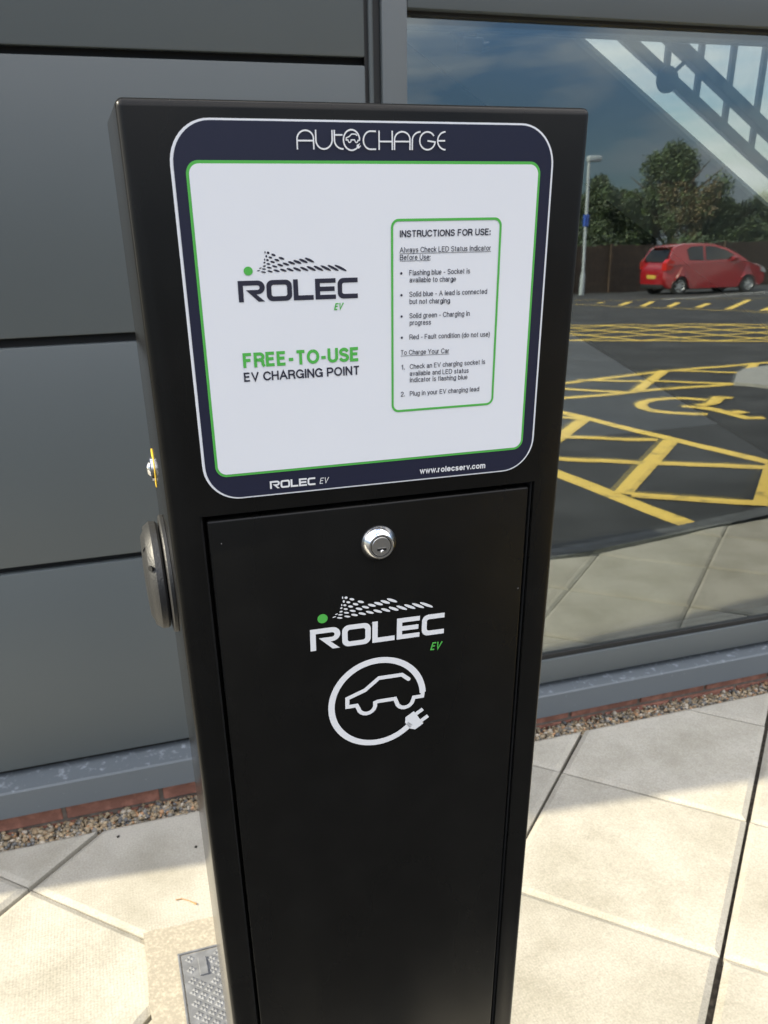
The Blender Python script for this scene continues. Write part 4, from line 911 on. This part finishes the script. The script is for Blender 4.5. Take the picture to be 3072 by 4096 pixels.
    bmesh.ops.solidify(bm, geom=bm.faces[:], thickness=.02); done('rear_window', bm, 'car_glass', C_)
    bm = bmesh.new(); q = [(2.86, 1.01), (2.28, 1.335)]; A = [bm.verts.new((x+.02, -(hw(z)-.12), z+.022)) for x, z in q]; B2 = [bm.verts.new((x+.02, hw(z)-.12, z+.022)) for x, z in q]; bm.faces.new((A[0], A[1], B2[1], B2[0])); bmesh.ops.solidify(bm, geom=bm.faces[:], thickness=.02); done('windscreen', bm, 'car_glass', C_)
    bm = bmesh.new(); box(bm, -.012, .03, -.26, .26, .53, .64, .004); done('number_plate', bm, 'plate', C_)
    bm = bmesh.new(); box(bm, .015, .25, -.66, .66, .22, .36, .02); box(bm, 3.50, 3.735, -.62, .62, .24, .40, .02); box(bm, .95, 2.70, -.795, .795, .19, .235, .01); done('lower_bumper', bm, 'trim', C_, 40)
    bm = bmesh.new(); prism(bm, [(.22, 1.425), (.40, 1.465), (.55, 1.50), (.45, 1.45)], 'y', -.56, .56); done('spoiler', bm, paint, C_)
    return C_
DC = 27.3
wa, wb = in_mirror_at((2710, 1184), DC), in_mirror_at((2973, 1164), DC+.45)
def seat_car(c, wa, wb):                         # put the near wheels at two ground points
    ax = (wb-wa); ax.z = 0; ax.normalize(); side = Vector((-ax.y, ax.x, 0))
    if side.dot(wa) > 0: pass
    near = -1 if side.dot(wa-EYE) > 0 else 1     # which flank looks back to the window
    yaw = math.atan2(ax.y, ax.x); Rz = Matrix.Rotation(yaw, 4, 'Z')
    org = Vector((wa.x, wa.y, 0))-(Rz.to_3x3() @ Vector((.58, near*.78, 0))); c.location = (org.x, org.y, wa.z); c.rotation_euler = (0, 0, yaw)
red = hatchback('hatchback_car', 'red_paint', 'red hatchback car with a yellow rear number plate, parked by the brown fence', None); seat_car(red, wa, wb)
CAR_Z = wa.z
fwd_ = (wb-wa).normalized()
# ------------------------------------------------------------------ lamp post, fence and trees across the car park
lb, lt = in_mirror_at((2328, 1180), 29.5), in_mirror_at((2357, 665), 29.5)
hl = lt.z-lb.z
LP = empty('lamp_post', lb); tag(LP, 'tall pale grey lamp post with a small blue plate standing by the brown fence', 'lamp post')
bm = bmesh.new(); lathe(bm, [(.085, -.3), (.085, .62), (.056, .70), (.046, hl), (0, hl)], (0, 0, 1), (0, 0, 0), 20); done('pole', bm, 'lamp_paint', LP, 40)
bm = bmesh.new(); box(bm, -.06, .42, -.11, .11, hl-.02, hl+.14, .04); done('lantern', bm, 'lamp_paint', LP, 40)
bm = bmesh.new(); box(bm, -.075, .075, -.075, .075, hl*.535, hl*.535+.34, .01); done('blue_plate', bm, 'blue', LP)

F0, F1 = in_mirror_at((2340, 1187), 31.0), in_mirror_at((3072, 1120), 33.5); FT = in_mirror_at((2400, 984), 31.0)
fd = (F1-F0); fd.z = 0; fdl = fd.normalized(); FZ = F0.z-.1; fh = FT.z-FZ
FN = empty('timber_fence', (F0.x, F0.y, FZ)); tag(FN, 'long brown close boarded timber fence at the back of the car park', 'fence')
bm = bmesh.new(); x = -9.0; rs = random.Random(4)
fan = math.atan2(fdl.y, fdl.x); FN.rotation_euler = (0, 0, fan)
while x < 26: box(bm, x, x+.118, -.012, .012, 0, fh+rs.uniform(-.015, .015)); x += .125
done('boards', bm, 'fence', FN)
k = 0; x = -9.0
while x < 26:
    bm = bmesh.new(); box(bm, x-.05, x+.05, .013, .113, -.3, fh+.05); done('fence_post', bm, 'fence', FN); x += 2.5
# ragged verge in front of the fence
q = [in_mirror_at((2300, 1192), 29.2), in_mirror_at((2740, 1165), 30.0)]
bm = bmesh.new(); a = -9.0
pts = [(F0+fdl*(-9)).to_2d(), (F0+fdl*26).to_2d()]; nrm = Vector((-fdl.y, fdl.x)); nrm = nrm if nrm.y > 0 else -nrm
poly = [pts[0]+nrm*1.3, pts[1]+nrm*1.3, pts[1]-nrm*40, pts[0]-nrm*40]
prism(bm, [(p.x, p.y) for p in poly], 'z', -1.2, FZ+.05); o = done('verge', bm, 'soil'); tag(o, kind='structure')

def leaf_cloud(bm, lobes, n, size, rs_, mi):
    tot = sum(r**2 for *_, r in lobes)
    for cx, cy, cz, r in lobes:
        for k in range(int(n*r*r/tot)):
            d = Vector((rs_.gauss(0, 1), rs_.gauss(0, 1), rs_.gauss(0, 1))).normalized()*r*(rs_.random()**.45)*rs_.uniform(.75, 1.12)
            p = Vector((cx, cy, cz))+Vector((d.x, d.y, d.z*.95)); s = size*rs_.uniform(.6, 1.5)
            a = Vector((rs_.gauss(0, 1), rs_.gauss(0, 1), rs_.gauss(0, 1))).normalized(); b_ = a.orthogonal().normalized(); c = a.cross(b_)
            v = [bm.verts.new(p+b_*s), bm.verts.new(p+c*s*.5), bm.verts.new(p-b_*s), bm.verts.new(p-c*s*.5)]; bm.faces.new(v).material_index = mi(p, rs_)
def tree(label, px_base, D, top_px, wpx, seed, mats, n=9000, size=.085, squat=.62, group='trees behind the fence', pickm=None):
    """crown reaches the photo height top_px at distance D; wpx = crown width in photo px"""
    rs_ = random.Random(seed); top = in_mirror_at(top_px, D); wid_ = wpx*D/FPX; z0 = FZ; H = top.z-z0
    T = empty('broadleaf_tree', (top.x, top.y, z0)); tag(T, label, 'tree', group)
    bm = bmesh.new(); tube(bm, [(0, 0, -.3), (.05, .03, H*.3), (0, .1, H*.6), (.05, 0, H*.9)], [.16, .13, .08, .02], 9)
    for k in range(9):
        a = rs_.uniform(0, 6.28); z = H*rs_.uniform(.25, .6); r = wid_*.36
        tube(bm, [(0, 0, z), (math.cos(a)*r*.5, math.sin(a)*r*.5, z+H*.12), (math.cos(a)*r, math.sin(a)*r, z+H*.26)], [.06, .04, .012], 6)
    done('trunk', bm, 'bark', T, 60)
    lobes = []
    for k in range(60):
        t = rs_.random(); z = H*(.20+.72*t); rad = wid_*.5*(math.sin(math.pi*min(1, .22+t*.80)))**.8; a = rs_.uniform(0, 6.28); rr_ = rad*rs_.uniform(.35, .98)
        lobes.append((math.cos(a)*rr_, math.sin(a)*rr_, z, max(.22, wid_*rs_.uniform(.055, .13))))
    lobes += [(rs_.uniform(-.1, .1)*wid_, rs_.uniform(-.1, .1)*wid_, H*.93, wid_*.08), (0, 0, H*.80, wid_*.14), (0, 0, H*.55, wid_*.27)]
    bm = bmesh.new(); leaf_cloud(bm, lobes, n, size, rs_, pickm or (lambda p, r: 0 if r.random() < .75 else 1))
    me = bpy.data.meshes.new('crown'); bm.to_mesh(me); bm.free(); link('crown', me, mats, T); return T
dry = lambda p, r: 2 if (abs(p.x+.2) < .9 and p.y > .2 and p.z < 4.2 and r.random() < .6) else (0 if r.random() < .7 else 1)
tree('tallest bushy green tree behind the fence with brownish dead branches in its middle', 0, 36, (2712, 560), 520, 1, ['leaf', 'leaf_dark', 'leaf_dry'], 42000, .055, pickm=dry)
tree('dense dark green tree behind the lamp post, left of the tallest tree', 0, 35, (2400, 690), 420, 2, ['leaf_dark', 'leaf'], 30000, .055)
tree('small rounded green tree between the lamp post tree and the tallest tree', 0, 38, (2520, 745), 330, 3, ['leaf', 'leaf_dark'], 22000, .055)
tree('green tree right of the tallest tree, above the red car', 0, 37, (2905, 790), 330, 4, ['leaf', 'leaf_dark'], 22000, .055)
tree('dark green tree at the far right behind the red car', 0, 36, (3060, 775), 380, 5, ['leaf_dark', 'leaf'], 26000, .055)
tree('green tree rising beyond the right end of the tree row', 0, 40, (3260, 720), 460, 6, ['leaf', 'leaf_dark'], 8000, .10)
tree('green tree hidden behind the post in the reflection, left end of the tree row', 0, 38, (2150, 680), 460, 8, ['leaf', 'leaf_dark'], 8000, .10)
# low undergrowth behind the fence
bm = bmesh.new(); rs = random.Random(9); lob = []
for k in range(60):
    t = rs.uniform(-8, 26); p = F0+fdl*t-Vector((nrm.x, nrm.y, 0))*rs.uniform(.7, 2.6); lob.append((p.x, p.y, FZ+rs.uniform(.5, 2.3), rs.uniform(.5, .95)))
leaf_cloud(bm, lob, 26000, .09, rs, lambda p, r: 0 if r.random() < .6 else 1)
me = bpy.data.meshes.new('undergrowth'); bm.to_mesh(me); bm.free(); o = link('undergrowth', me, ['leaf_dark', 'leaf']); tag(o, 'tangled dark green undergrowth filling the gap between fence and trees', 'undergrowth', kind='stuff')
